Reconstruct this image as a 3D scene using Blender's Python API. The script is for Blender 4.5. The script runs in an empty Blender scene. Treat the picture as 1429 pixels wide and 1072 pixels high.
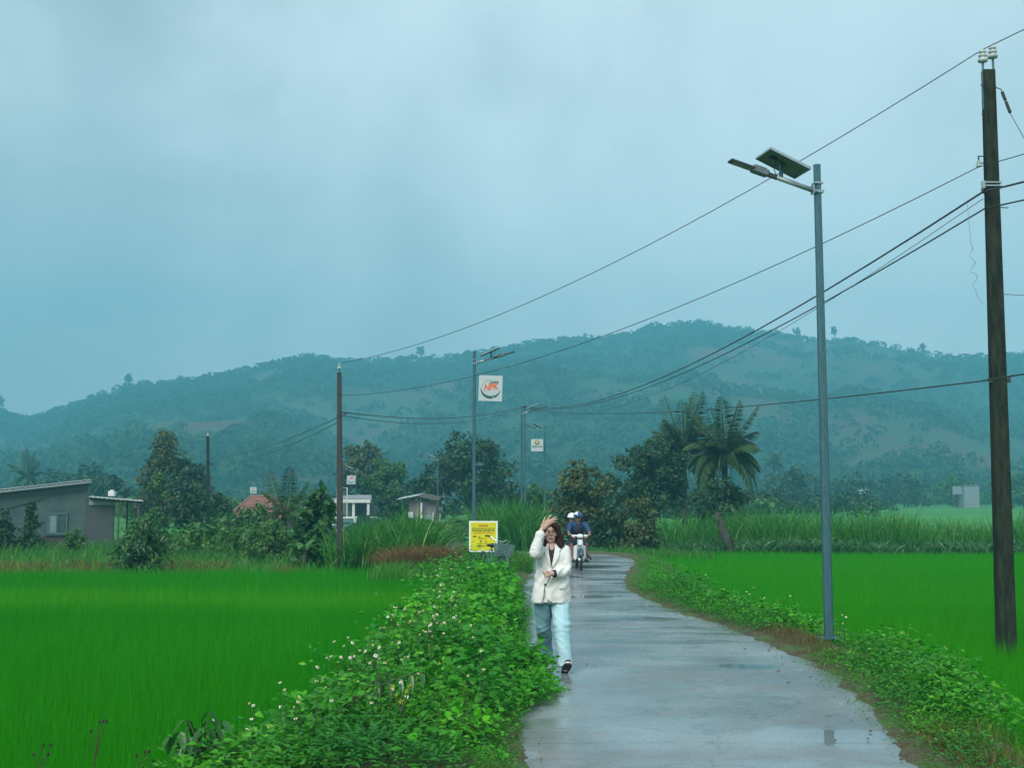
import bpy, bmesh, math, random
import numpy as np
from mathutils import Vector, Matrix, Quaternion

random.seed(5)
rng = np.random.default_rng(11)
S = bpy.context.scene
COL = S.collection
PI = math.pi

# ------------------------------------------------------------------ camera
F = 1750.0                                   # focal length in pixels of the 1429 px wide photograph
TH = math.atan(156.0 / F)                    # upward pitch
CAMZ = 1.95
cd = bpy.data.cameras.new('camera')
cam = bpy.data.objects.new('camera', cd)
COL.objects.link(cam)
cam.location = (0, 0, CAMZ)
cam.rotation_euler = (PI / 2 + TH, 0, 0)
cd.sensor_width = 36.0
cd.lens = 36.0 * F / 1429.0
cd.clip_start = 0.1
cd.clip_end = 12000
S.camera = cam

# ------------------------------------------------------------------ overcast sky
SUN_DIR = Vector((0.30, 0.62, -0.72)).normalized()      # direction the light travels
W = bpy.data.worlds.new('World')
S.world = W
W.use_nodes = True
wn, wl = W.node_tree.nodes, W.node_tree.links
wn.clear()
w_out = wn.new('ShaderNodeOutputWorld')
w_bg = wn.new('ShaderNodeBackground')
SKY_STRENGTH = 0.12
w_bg.inputs['Strength'].default_value = SKY_STRENGTH
w_sky = wn.new('ShaderNodeTexSky')
w_sky.sky_type = 'NISHITA'
w_sky.sun_disc = False
w_sky.sun_elevation = math.asin(-SUN_DIR.z)
w_sky.sun_rotation = math.atan2(-SUN_DIR.x, -SUN_DIR.y)
w_sky.air_density = 1.0
w_sky.dust_density = 3.0
w_tc = wn.new('ShaderNodeTexCoord')
w_map = wn.new('ShaderNodeMapping')
w_map.inputs['Location'].default_value = (-19.327, -7.86, 19.961)
w_map.inputs['Scale'].default_value = (1.0, 1.0, 1.0)
w_n1 = wn.new('ShaderNodeTexNoise')
w_n1.inputs['Scale'].default_value = 3.4
w_n1.inputs['Detail'].default_value = 5.0
w_n1.inputs['Roughness'].default_value = 0.48
w_n1.inputs['Distortion'].default_value = 0.35
w_rmp = wn.new('ShaderNodeValToRGB')
k = 1.0 / SKY_STRENGTH
w_rmp.color_ramp.interpolation = 'EASE'
w_rmp.color_ramp.elements[0].position = 0.30
w_rmp.color_ramp.elements[0].color = (0.165, 0.208, 0.228, 1)
w_rmp.color_ramp.elements[1].position = 0.72
w_rmp.color_ramp.elements[1].color = (0.330, 0.388, 0.410, 1)
w_gain = wn.new('ShaderNodeMix')
w_gain.data_type = 'RGBA'
w_gain.blend_type = 'MULTIPLY'
w_gain.clamp_result = False
w_gain.inputs[0].default_value = 1.0
w_gain.inputs[7].default_value = (k, k, k, 1)
w_mix = wn.new('ShaderNodeMix')
w_mix.data_type = 'RGBA'
w_mix.inputs[0].default_value = 0.93          # cloud cover
wl.new(w_tc.outputs['Generated'], w_map.inputs['Vector'])
wl.new(w_map.outputs['Vector'], w_n1.inputs['Vector'])
w_sep = wn.new('ShaderNodeSeparateXYZ')
w_add = wn.new('ShaderNodeMath')
w_add.operation = 'MULTIPLY_ADD'
w_add.inputs[1].default_value = 0.38          # the cloud thins towards the right
wl.new(w_tc.outputs['Generated'], w_sep.inputs[0])
wl.new(w_sep.outputs['X'], w_add.inputs[0])
wl.new(w_n1.outputs['Fac'], w_add.inputs[2])
wl.new(w_add.outputs[0], w_rmp.inputs['Fac'])
wl.new(w_rmp.outputs['Color'], w_gain.inputs[6])
wl.new(w_sky.outputs['Color'], w_mix.inputs[6])
wl.new(w_gain.outputs[2], w_mix.inputs[7])
wl.new(w_mix.outputs[2], w_bg.inputs['Color'])
wl.new(w_bg.outputs['Background'], w_out.inputs['Surface'])

# ------------------------------------------------------------------ soft sun behind the cloud
sd = bpy.data.lights.new('sun', 'SUN')
sd.energy = 1.5
sd.angle = math.radians(35)
sd.color = (1.0, 0.97, 0.92)
sun = bpy.data.objects.new('sun', sd)
COL.objects.link(sun)
sun.location = (-20, -40, 60)
sun.rotation_euler = SUN_DIR.to_track_quat('-Z', 'Y').to_euler()

S.view_settings.view_transform = 'Standard'
S.view_settings.look = 'None'
S.view_settings.exposure = 1.40
S.view_settings.gamma = 1.0
S.view_settings.use_curve_mapping = False
S.render.engine = 'CYCLES'
S.cycles.use_denoising = True
S.cycles.max_bounces = 7
S.cycles.diffuse_bounces = 3
S.cycles.glossy_bounces = 3
S.cycles.transmission_bounces = 4
S.cycles.transparent_max_bounces = 8
S.cycles.volume_bounces = 2

# ------------------------------------------------------------------ placing helpers
CT, ST = math.cos(TH), math.sin(TH)


def at(px, py, d):
    """world point seen at photograph pixel (px, py), d metres ahead along +Y"""
    u, v = (px - 714.5) / F, (536.0 - py) / F
    y, z = CT - v * ST, ST + v * CT
    return Vector((u * d / y, d, CAMZ + z * d / y))


def gx(px, d, z=0.0):
    """world X of a pixel column at distance d and height z"""
    return (px - 714.5) / F * (d * CT + (z - CAMZ) * ST)


def hz(py, d):
    return at(714.5, py, d).z


def fbm(x, y, seed=0, octv=4, rough=0.5):
    """value noise in about 0..1"""
    x = np.asarray(x, float); y = np.asarray(y, float)
    tot = np.zeros(np.broadcast(x, y).shape); amp = 1.0; s = 0.0

    def hsh(i, j, o):
        n = (i * 374761393 + j * 668265263 + (seed * 131 + o) * 1442695041) & 0xFFFFFFFF
        n = ((n ^ (n >> 13)) * 1274126177) & 0xFFFFFFFF
        n = n ^ (n >> 16)
        return (n & 0xFFFF) / 65535.0
    for o in range(octv):
        f = 2.0 ** o
        xi = np.floor(x * f).astype(np.int64); yi = np.floor(y * f).astype(np.int64)
        tx = x * f - xi; ty = y * f - yi
        tx = tx * tx * (3 - 2 * tx); ty = ty * ty * (3 - 2 * ty)
        a = hsh(xi, yi, o); b = hsh(xi + 1, yi, o); c = hsh(xi, yi + 1, o); d = hsh(xi + 1, yi + 1, o)
        tot = tot + amp * ((a * (1 - tx) + b * tx) * (1 - ty) + (c * (1 - tx) + d * tx) * ty)
        s += amp; amp *= rough
    return tot / s


# ------------------------------------------------------------------ object helpers
def tag(o, label=None, cat=None, group=None, kind=None):
    if label: o['label'] = label
    if cat: o['category'] = cat
    if group: o['group'] = group
    if kind: o['kind'] = kind
    return o


def link(name, me, mat=None, parent=None, smooth=False):
    if mat is not None:
        me.materials.append(mat)
    if smooth:
        me.polygons.foreach_set('use_smooth', np.ones(len(me.polygons), dtype=bool))
    o = bpy.data.objects.new(name, me)
    COL.objects.link(o)
    if parent is not None:
        o.parent = parent
    return o


def np_mesh(name, V, Fc):
    """mesh from an (N,3) vertex array and an (M,k) face array"""
    V = np.ascontiguousarray(V, dtype=np.float32); Fc = np.ascontiguousarray(Fc, dtype=np.int32)
    me = bpy.data.meshes.new(name)
    m, kk = Fc.shape
    me.vertices.add(len(V)); me.vertices.foreach_set('co', V.ravel())
    me.loops.add(m * kk); me.loops.foreach_set('vertex_index', Fc.ravel())
    me.polygons.add(m)
    me.polygons.foreach_set('loop_start', np.arange(0, m * kk, kk, dtype=np.int32))
    me.update(calc_edges=True)
    return me


def np_obj(name, V, Fc, mat, parent=None, smooth=False):
    return link(name, np_mesh(name, V, Fc), mat, parent, smooth)


def empty(name, loc=(0, 0, 0), rz=0.0, label=None, cat=None, group=None):
    o = bpy.data.objects.new(name, None)
    o.empty_display_size = 0.2
    COL.objects.link(o)
    o.location = loc
    o.rotation_euler = (0, 0, rz)
    return tag(o, label, cat, group)


class MB:
    """collects simple solids into one mesh"""
    def __init__(s):
        s.v = []; s.f = []

    def add(s, V, Fc):
        n = len(s.v)
        s.v += [tuple(p) for p in V]
        s.f += [tuple(i + n for i in q) for q in Fc]
        return s

    def box(s, c, d, rot=None, bev=0.0):
        hx, hy, hz_ = d[0] / 2, d[1] / 2, d[2] / 2
        P = [Vector((x, y, z)) for x in (-hx, hx) for y in (-hy, hy) for z in (-hz_, hz_)]
        if rot is not None:
            P = [rot @ p for p in P]
        P = [p + Vector(c) for p in P]
        return s.add(P, [(0, 1, 3, 2), (4, 6, 7, 5), (0, 4, 5, 1), (2, 3, 7, 6), (0, 2, 6, 4), (1, 5, 7, 3)])

    def tube(s, pts, rad, n=8, caps=True, flat=1.0):
        pts = [Vector(p) for p in pts]
        if not hasattr(rad, '__len__'):
            rad = [rad] * len(pts)
        V = []; ref = None
        for i, p in enumerate(pts):
            t = (pts[min(i + 1, len(pts) - 1)] - pts[max(i - 1, 0)])
            t = t.normalized() if t.length > 1e-9 else Vector((0, 0, 1))
            if ref is None:
                ref = Vector((0, 1, 0)) if abs(t.y) < 0.9 else Vector((1, 0, 0))
            a = (ref - t * ref.dot(t))
            a = a.normalized() if a.length > 1e-6 else t.orthogonal().normalized()
            b = t.cross(a); ref = a
            for j in range(n):
                w = 2 * PI * (j + 0.5) / n
                V.append(p + a * (math.cos(w) * rad[i]) + b * (math.sin(w) * rad[i] * flat))
        Fc = []
        for i in range(len(pts) - 1):
            for j in range(n):
                k2 = (j + 1) % n
                Fc.append((i * n + j, i * n + k2, (i + 1) * n + k2, (i + 1) * n + j))
        if caps:
            Fc.append(tuple(range(n - 1, -1, -1)))
            Fc.append(tuple((len(pts) - 1) * n + j for j in range(n)))
        return s.add(V, Fc)

    def lathe(s, c, prof, n=16, axis='z', rot=None):
        """prof: (radius, height) pairs"""
        V = []
        for r, h in prof:
            for j in range(n):
                w = 2 * PI * j / n
                p = Vector((math.cos(w) * r, math.sin(w) * r, h))
                if rot is not None: p = rot @ p
                V.append(p + Vector(c))
        Fc = []
        for i in range(len(prof) - 1):
            for j in range(n):
                k2 = (j + 1) % n
                Fc.append((i * n + j, i * n + k2, (i + 1) * n + k2, (i + 1) * n + j))
        Fc.append(tuple(range(n - 1, -1, -1)))
        Fc.append(tuple((len(prof) - 1) * n + j for j in range(n)))
        return s.add(V, Fc)

    def ball(s, c, r, rot=None, nu=14, nv=9):
        if not hasattr(r, '__len__'): r = (r, r, r)
        V = [Vector((0, 0, r[2]))]
        for i in range(1, nv):
            a = PI * i / nv
            for j in range(nu):
                w = 2 * PI * j / nu
                V.append(Vector((math.sin(a) * math.cos(w) * r[0], math.sin(a) * math.sin(w) * r[1], math.cos(a) * r[2])))
        V.append(Vector((0, 0, -r[2])))
        if rot is not None: V = [rot @ p for p in V]
        V = [p + Vector(c) for p in V]
        Fc = [(0, 1 + j, 1 + (j + 1) % nu) for j in range(nu)]
        for i in range(nv - 2):
            for j in range(nu):
                a = 1 + i * nu
                Fc.append((a + j, a + nu + j, a + nu + (j + 1) % nu, a + (j + 1) % nu))
        a = 1 + (nv - 2) * nu; e = len(V) - 1
        Fc += [(a + (j + 1) % nu, a + j, e) for j in range(nu)]
        return s.add(V, Fc)

    def capsule(s, p0, p1, r0, r1, n=12):
        p0, p1 = Vector(p0), Vector(p1)
        s.tube([p0, p1], [r0, r1], n)
        s.ball(p0, r0); s.ball(p1, r1)
        return s

    def prism(s, pts, axis_vec):
        """extrude a planar polygon (3-D points) by a vector"""
        n = len(pts); a = Vector(axis_vec)
        V = [Vector(p) for p in pts] + [Vector(p) + a for p in pts]
        Fc = [tuple(range(n - 1, -1, -1)), tuple(range(n, 2 * n))]
        Fc += [(j, (j + 1) % n, n + (j + 1) % n, n + j) for j in range(n)]
        return s.add(V, Fc)

    def mesh(s, name):
        me = bpy.data.meshes.new(name)
        me.from_pydata(s.v, [], s.f)
        bm = bmesh.new(); bm.from_mesh(me)
        bmesh.ops.recalc_face_normals(bm, faces=bm.faces)
        bm.to_mesh(me); bm.free()
        return me

    def obj(s, name, mat, parent=None, smooth=False, bevel=0.0):
        o = link(name, s.mesh(name), mat, parent, smooth)
        if bevel:
            m = o.modifiers.new('b', 'BEVEL'); m.width = bevel; m.segments = 2; m.limit_method = 'ANGLE'
        return o


def fused(mb, name, voxel, smooth_it, mat, parent=None, cut=None, shape=None):
    """one continuous skin over overlapping solids (voxel union, then relaxed)"""
    me = mb.mesh('tmp')
    o = bpy.data.objects.new('tmp', me); COL.objects.link(o)
    m = o.modifiers.new('r', 'REMESH'); m.mode = 'VOXEL'; m.voxel_size = voxel
    m2 = o.modifiers.new('s', 'SMOOTH'); m2.factor = 0.5; m2.iterations = smooth_it
    co = None
    if cut is not None:
        co = bpy.data.objects.new('tmpcut', cut.mesh('tmpcut')); COL.objects.link(co)
        m3 = o.modifiers.new('c', 'BOOLEAN'); m3.operation = 'DIFFERENCE'; m3.object = co; m3.solver = 'EXACT'
    dg = bpy.context.evaluated_depsgraph_get(); dg.update()
    res = bpy.data.meshes.new_from_object(o.evaluated_get(dg))
    bpy.data.objects.remove(o)
    if co: bpy.data.objects.remove(co)
    res.materials.clear()
    if shape is not None:
        V = np.empty(len(res.vertices) * 3, dtype=np.float32); res.vertices.foreach_get('co', V)
        N = np.empty(len(res.vertices) * 3, dtype=np.float32); res.vertices.foreach_get('normal', N)
        V = shape(V.reshape(-1, 3), N.reshape(-1, 3)); res.vertices.foreach_set('co', np.ascontiguousarray(V, dtype=np.float32).ravel()); res.update()
    return link(name, res, mat, parent, True)


def copy_tree(o, parent=None):
    c = o.copy(); COL.objects.link(c)
    if parent is not None: c.parent = parent
    for ch in list(o.children): copy_tree(ch, c)
    return c


# ------------------------------------------------------------------ materials
MATS = {}


def node_mat(name):
    m = bpy.data.materials.new(name); m.use_nodes = True
    nt = m.node_tree
    return m, nt.nodes, nt.links, nt.nodes['Principled BSDF']


def surf(name, c1, c2=None, rough=0.6, scale=6.0, metal=0.0, bump=0.0, detail=5.0, spec=0.5, stretch=None, rough2=None, lo=0.35, hi=0.65, coat=0.0):
    """mottled procedural surface"""
    if name in MATS: return MATS[name]
    m, n, l, b = node_mat(name)
    c2 = c2 or tuple(x * 0.8 for x in c1)
    g = n.new('ShaderNodeNewGeometry') if stretch == 'world' else n.new('ShaderNodeTexCoord')
    mp = n.new('ShaderNodeMapping')
    if stretch and stretch != 'world': mp.inputs['Scale'].default_value = stretch
    l.new(g.outputs['Position' if stretch == 'world' else 'Object'], mp.inputs['Vector'])
    t = n.new('ShaderNodeTexNoise'); t.inputs['Scale'].default_value = scale; t.inputs['Detail'].default_value = detail
    t.inputs['Roughness'].default_value = 0.6
    l.new(mp.outputs['Vector'], t.inputs['Vector'])
    r = n.new('ShaderNodeValToRGB')
    r.color_ramp.elements[0].position = lo; r.color_ramp.elements[0].color = (*c1, 1)
    r.color_ramp.elements[1].position = hi; r.color_ramp.elements[1].color = (*c2, 1)
    l.new(t.outputs['Fac'], r.inputs['Fac']); l.new(r.outputs['Color'], b.inputs['Base Color'])
    b.inputs['Roughness'].default_value = rough; b.inputs['Metallic'].default_value = metal
    b.inputs['Specular IOR Level'].default_value = spec
    b.inputs['Coat Weight'].default_value = coat
    if rough2 is not None:
        mr = n.new('ShaderNodeMapRange'); mr.inputs[1].default_value = lo; mr.inputs[2].default_value = hi
        mr.inputs[3].default_value = rough; mr.inputs[4].default_value = rough2
        l.new(t.outputs['Fac'], mr.inputs[0]); l.new(mr.outputs[0], b.inputs['Roughness'])
    if bump:
        bp = n.new('ShaderNodeBump'); bp.inputs['Strength'].default_value = bump; bp.inputs['Distance'].default_value = 0.02
        l.new(t.outputs['Fac'], bp.inputs['Height']); l.new(bp.outputs['Normal'], b.inputs['Normal'])
    MATS[name] = m
    return m


def leafy(name, c1, c2, c3=None, trans=0.35, rough=0.5, patch=None, patch_scale=0.15, spec=0.4, strip=None):
    """foliage: each leaf its own tint, light passes through, optional patches across the field"""
    if name in MATS: return MATS[name]
    m, n, l, b = node_mat(name)
    g = n.new('ShaderNodeNewGeometry')
    r = n.new('ShaderNodeValToRGB')
    e = r.color_ramp.elements
    e[0].position = 0.0; e[0].color = (*c1, 1); e[1].position = 0.85; e[1].color = (*c2, 1)
    if c3:
        x = r.color_ramp.elements.new(0.97); x.color = (*c3, 1)
    l.new(g.outputs['Random Per Island'], r.inputs['Fac'])
    col = r.outputs['Color']
    if patch:
        t = n.new('ShaderNodeTexNoise'); t.inputs['Scale'].default_value = patch_scale; t.inputs['Detail'].default_value = 6
        l.new(g.outputs['Position'], t.inputs['Vector'])
        mr = n.new('ShaderNodeMapRange'); mr.inputs[1].default_value = 0.38; mr.inputs[2].default_value = 0.66
        l.new(t.outputs['Fac'], mr.inputs[0])
        mx = n.new('ShaderNodeMix'); mx.data_type = 'RGBA'
        l.new(mr.outputs[0], mx.inputs[0]); l.new(col, mx.inputs[6]); mx.inputs[7].default_value = (*patch, 1)
        col = mx.outputs[2]
    if strip:
        y0, y1, cs = strip
        sp = n.new('ShaderNodeSeparateXYZ'); l.new(g.outputs['Position'], sp.inputs[0])
        t2 = n.new('ShaderNodeTexNoise'); t2.inputs['Scale'].default_value = 0.35; t2.inputs['Detail'].default_value = 4
        l.new(g.outputs['Position'], t2.inputs['Vector'])
        ad = n.new('ShaderNodeMath'); ad.operation = 'MULTIPLY_ADD'; ad.inputs[1].default_value = 2.2
        l.new(t2.outputs['Fac'], ad.inputs[0]); l.new(sp.outputs['Y'], ad.inputs[2])
        a = n.new('ShaderNodeMapRange'); a.interpolation_type = 'SMOOTHSTEP'; a.inputs[1].default_value = y0 + 0.6; a.inputs[2].default_value = y0 + 1.6
        c = n.new('ShaderNodeMapRange'); c.interpolation_type = 'SMOOTHSTEP'; c.inputs[1].default_value = y1 + 0.6; c.inputs[2].default_value = y1 + 1.6
        c.inputs[3].default_value = 0.8; c.inputs[4].default_value = 0.0
        l.new(ad.outputs[0], a.inputs[0]); l.new(ad.outputs[0], c.inputs[0])
        mu = n.new('ShaderNodeMath'); mu.operation = 'MULTIPLY'; l.new(a.outputs[0], mu.inputs[0]); l.new(c.outputs[0], mu.inputs[1])
        mx = n.new('ShaderNodeMix'); mx.data_type = 'RGBA'
        l.new(mu.outputs[0], mx.inputs[0]); l.new(col, mx.inputs[6]); mx.inputs[7].default_value = (*cs, 1)
        col = mx.outputs[2]
    l.new(col, b.inputs['Base Color'])
    b.inputs['Roughness'].default_value = rough; b.inputs['Specular IOR Level'].default_value = spec
    tr = n.new('ShaderNodeBsdfTranslucent'); l.new(col, tr.inputs['Color'])
    ms = n.new('ShaderNodeMixShader'); ms.inputs[0].default_value = trans
    l.new(b.outputs[0], ms.inputs[1]); l.new(tr.outputs[0], ms.inputs[2])
    l.new(ms.outputs[0], n['Material Output'].inputs['Surface'])
    MATS[name] = m
    return m


GALV = surf('galvanised', (0.060, 0.150, 0.180), (0.038, 0.10, 0.122), rough=0.45, scale=9, metal=0.35, stretch=(6, 6, 0.6))
DARKMET = surf('dark_metal', (0.03, 0.035, 0.04), (0.05, 0.055, 0.06), rough=0.45, metal=0.3)
LAMPGREY = surf('lamp_casting', (0.10, 0.13, 0.15), (0.16, 0.19, 0.21), rough=0.45, metal=0.3)
PANELBACK = surf('panel_back', (0.10, 0.13, 0.13), (0.14, 0.17, 0.17), rough=0.6)
PANELFACE = surf('panel_cells', (0.01, 0.015, 0.04), (0.015, 0.02, 0.05), rough=0.08)
ALU = surf('aluminium', (0.32, 0.40, 0.43), (0.25, 0.32, 0.35), rough=0.35, metal=0.4)
SIGNWHITE = surf('sign_white', (0.44, 0.50, 0.52), (0.38, 0.44, 0.46), rough=0.4, scale=3)
BLACK = surf('black_rubber', (0.012, 0.012, 0.013), (0.02, 0.02, 0.02), rough=0.6)
CABLE = surf('cable_black', (0.02, 0.03, 0.035), (0.03, 0.04, 0.045), rough=0.5)
POLEDARK = surf('weathered_concrete_pole', (0.008, 0.013, 0.010), (0.026, 0.036, 0.022), rough=0.85, spec=.2, scale=7, stretch=(3, 3, 0.5), bump=0.3)
BARK = surf('bark', (0.030, 0.032, 0.026), (0.062, 0.062, 0.048), rough=0.9, scale=8, stretch=(3, 3, 0.7), bump=0.5)
SOIL = surf('soil', (0.045, 0.035, 0.022), (0.09, 0.07, 0.04), rough=0.9, scale=9, bump=0.5)
PORCELAIN = surf('porcelain', (0.45, 0.5, 0.5), (0.3, 0.34, 0.34), rough=0.2)

# ================================================================== ground, road, hill, haze
GZ = -0.45                                        # level of the paddies
ROWS = np.array([(-.05, 2.5, 2.5, 2.5), (-.05, 4, 2.6, 4), (0, 9, 3.0, 9), (.02, 11, 3.3, 11), (.05, 13.8, 3.57, 13.8), (.1, 18.2, 3.38, 18.2),
                 (.12, 22.3, 2.78, 22.3), (.15, 26, 2.52, 26), (.2, 28.5, 2.58, 28.5), (.45, 33, 3.1, 33), (.3, 36.2, 3.72, 38.2),
                 (-.7, 39.2, 3.05, 42.4), (-2.8, 42.2, -.4, 46.2), (-4.4, 47.5, -1.6, 51), (-5.8, 60, -3.0, 60), (-9, 85, -6, 85)], float)


def catmull(P, n):
    Q = np.vstack([2 * P[0] - P[1], P, 2 * P[-1] - P[-2]])
    out = []
    for i in range(1, len(Q) - 2):
        for j in range(n):
            t = j / n
            a, b, c, d = Q[i - 1], Q[i], Q[i + 1], Q[i + 2]
            out.append(0.5 * ((2 * b) + (c - a) * t + (2 * a - 5 * b + 4 * c - d) * t * t + (3 * b - a - 3 * c + d) * t ** 3))
    out.append(P[-1])
    return np.array(out)


RR = catmull(ROWS, 10)
Ledge = lambda y: np.interp(y, ROWS[:11, 1], ROWS[:11, 0])
Redge = lambda y: np.interp(y, ROWS[:11, 3], ROWS[:11, 2])

# ---- ground sheet to the horizon
def ground_mat():
    m, n, l, b = node_mat('field_ground')
    g = n.new('ShaderNodeNewGeometry')
    t = n.new('ShaderNodeTexNoise'); t.inputs['Scale'].default_value = 0.05; t.inputs['Detail'].default_value = 8; t.inputs['Roughness'].default_value = 0.65
    l.new(g.outputs['Position'], t.inputs['Vector'])
    r = n.new('ShaderNodeValToRGB'); e = r.color_ramp.elements
    e[0].position = .3; e[0].color = (.012, .13, .008, 1); e[1].position = .62; e[1].color = (.035, .22, .015, 1)
    x = e.new(.72); x.color = (.05, .09, .025, 1)
    l.new(t.outputs['Fac'], r.inputs['Fac']); l.new(r.outputs['Color'], b.inputs['Base Color'])
    b.inputs['Roughness'].default_value = .85
    t2 = n.new('ShaderNodeTexNoise'); t2.inputs['Scale'].default_value = 2.5; t2.inputs['Detail'].default_value = 6
    l.new(g.outputs['Position'], t2.inputs['Vector'])
    bp = n.new('ShaderNodeBump'); bp.inputs['Strength'].default_value = .8; bp.inputs['Distance'].default_value = .2
    l.new(t2.outputs['Fac'], bp.inputs['Height']); l.new(bp.outputs['Normal'], b.inputs['Normal'])
    return m


xs = np.linspace(-1250, 1250, 60); ys = np.concatenate([np.linspace(-60, 100, 24), np.linspace(120, 1170, 40)])
XX, YY = np.meshgrid(xs, ys)
V = np.stack([XX.ravel(), YY.ravel(), np.full(XX.size, GZ)], 1)
nx, ny = len(xs), len(ys)
idx = np.arange(nx * ny).reshape(ny, nx)
grid_faces = lambda I: np.stack([I[:-1, :-1].ravel(), I[:-1, 1:].ravel(), I[1:, 1:].ravel(), I[1:, :-1].ravel()], 1)
tag(np_obj('ground', V, grid_faces(idx), ground_mat()), kind='structure')

# ---- verges (banks that carry the road)
def verge_mat():
    m, n, l, b = node_mat('verge_soil')
    g = n.new('ShaderNodeNewGeometry')
    t = n.new('ShaderNodeTexNoise'); t.inputs['Scale'].default_value = 1.7; t.inputs['Detail'].default_value = 9; t.inputs['Roughness'].default_value = .7
    l.new(g.outputs['Position'], t.inputs['Vector'])
    r = n.new('ShaderNodeValToRGB'); e = r.color_ramp.elements
    e[0].position = .36; e[0].color = (.040, .032, .018, 1); e[1].position = .60; e[1].color = (.03, .10, .012, 1)
    x = e.new(.5); x.color = (.065, .062, .024, 1)
    l.new(t.outputs['Fac'], r.inputs['Fac']); l.new(r.outputs['Color'], b.inputs['Base Color'])
    b.inputs['Roughness'].default_value = .9
    t2 = n.new('ShaderNodeTexNoise'); t2.inputs['Scale'].default_value = 25; t2.inputs['Detail'].default_value = 6
    l.new(g.outputs['Position'], t2.inputs['Vector'])
    bp = n.new('ShaderNodeBump'); bp.inputs['Strength'].default_value = 1; bp.inputs['Distance'].default_value = .03
    l.new(t2.outputs['Fac'], bp.inputs['Height']); l.new(bp.outputs['Normal'], b.inputs['Normal'])
    return m


VM = verge_mat()
TL = np.array([-.45, -.12, 0, .1, .4, 1.0, 1.5, 2.0, 2.2]); ZL = np.array([-.05, -.02, .012, .035, .10, .12, .0, -.42, -.52])
TR = np.array([-.45, -.10, 0, .1, .45, .70, .92, 1.2, 1.4]); ZR = np.array([-.05, -.02, .012, .03, .045, .03, -.10, -.42, -.52])


dip = lambda y: -.40 * np.clip((np.asarray(y) - 43.5) / 7, 0, 1) ** 1.3


def verge(side):
    E = RR[:, 0:2] if side < 0 else RR[:, 2:4]
    E = np.vstack([[E[i] * (1 - f) + E[i + 1] * f for f in (0, .25, .5, .75)] for i in range(len(E) - 1)]).reshape(-1, 2)
    T = np.gradient(E, axis=0); T /= np.linalg.norm(T, axis=1)[:, None]
    Nn = np.stack([-T[:, 1], T[:, 0]], 1) * (1 if side < 0 else -1)     # outward
    tt, zz = (TL, ZL) if side < 0 else (TR, ZR)
    s = np.arange(len(E)) * .3
    rows = []
    for t, z in zip(tt, zz):
        wob = (fbm(E[:, 0] * 1.3 + 7 * side, E[:, 1] * 1.3, 3 + side, 6, .72) - .50) * (.42 if abs(t) < .2 else .3)
        P = E + Nn * (t + wob)[:, None]
        zz_ = z + (fbm(P[:, 0] * 3, P[:, 1] * 3, 9, 3) - .5) * (.02 if t < .15 else .09)
        rows.append(np.column_stack([P, np.maximum(zz_ + dip(P[:, 1]), GZ - .07 + .01 * (zz_ - .0))]))
    V = np.stack(rows, 1)                      # (n, k, 3)
    n, k_ = V.shape[:2]
    I = np.arange(n * k_).reshape(n, k_)
    return tag(np_obj('verge', V.reshape(-1, 3), grid_faces(I), VM, smooth=True), kind='structure')


verge(-1); verge(1)
zl = lambda x, y: np.interp(Ledge(y) - x, TL, ZL)
zr = lambda x, y: np.interp(x - Redge(y), TR, ZR)

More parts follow.
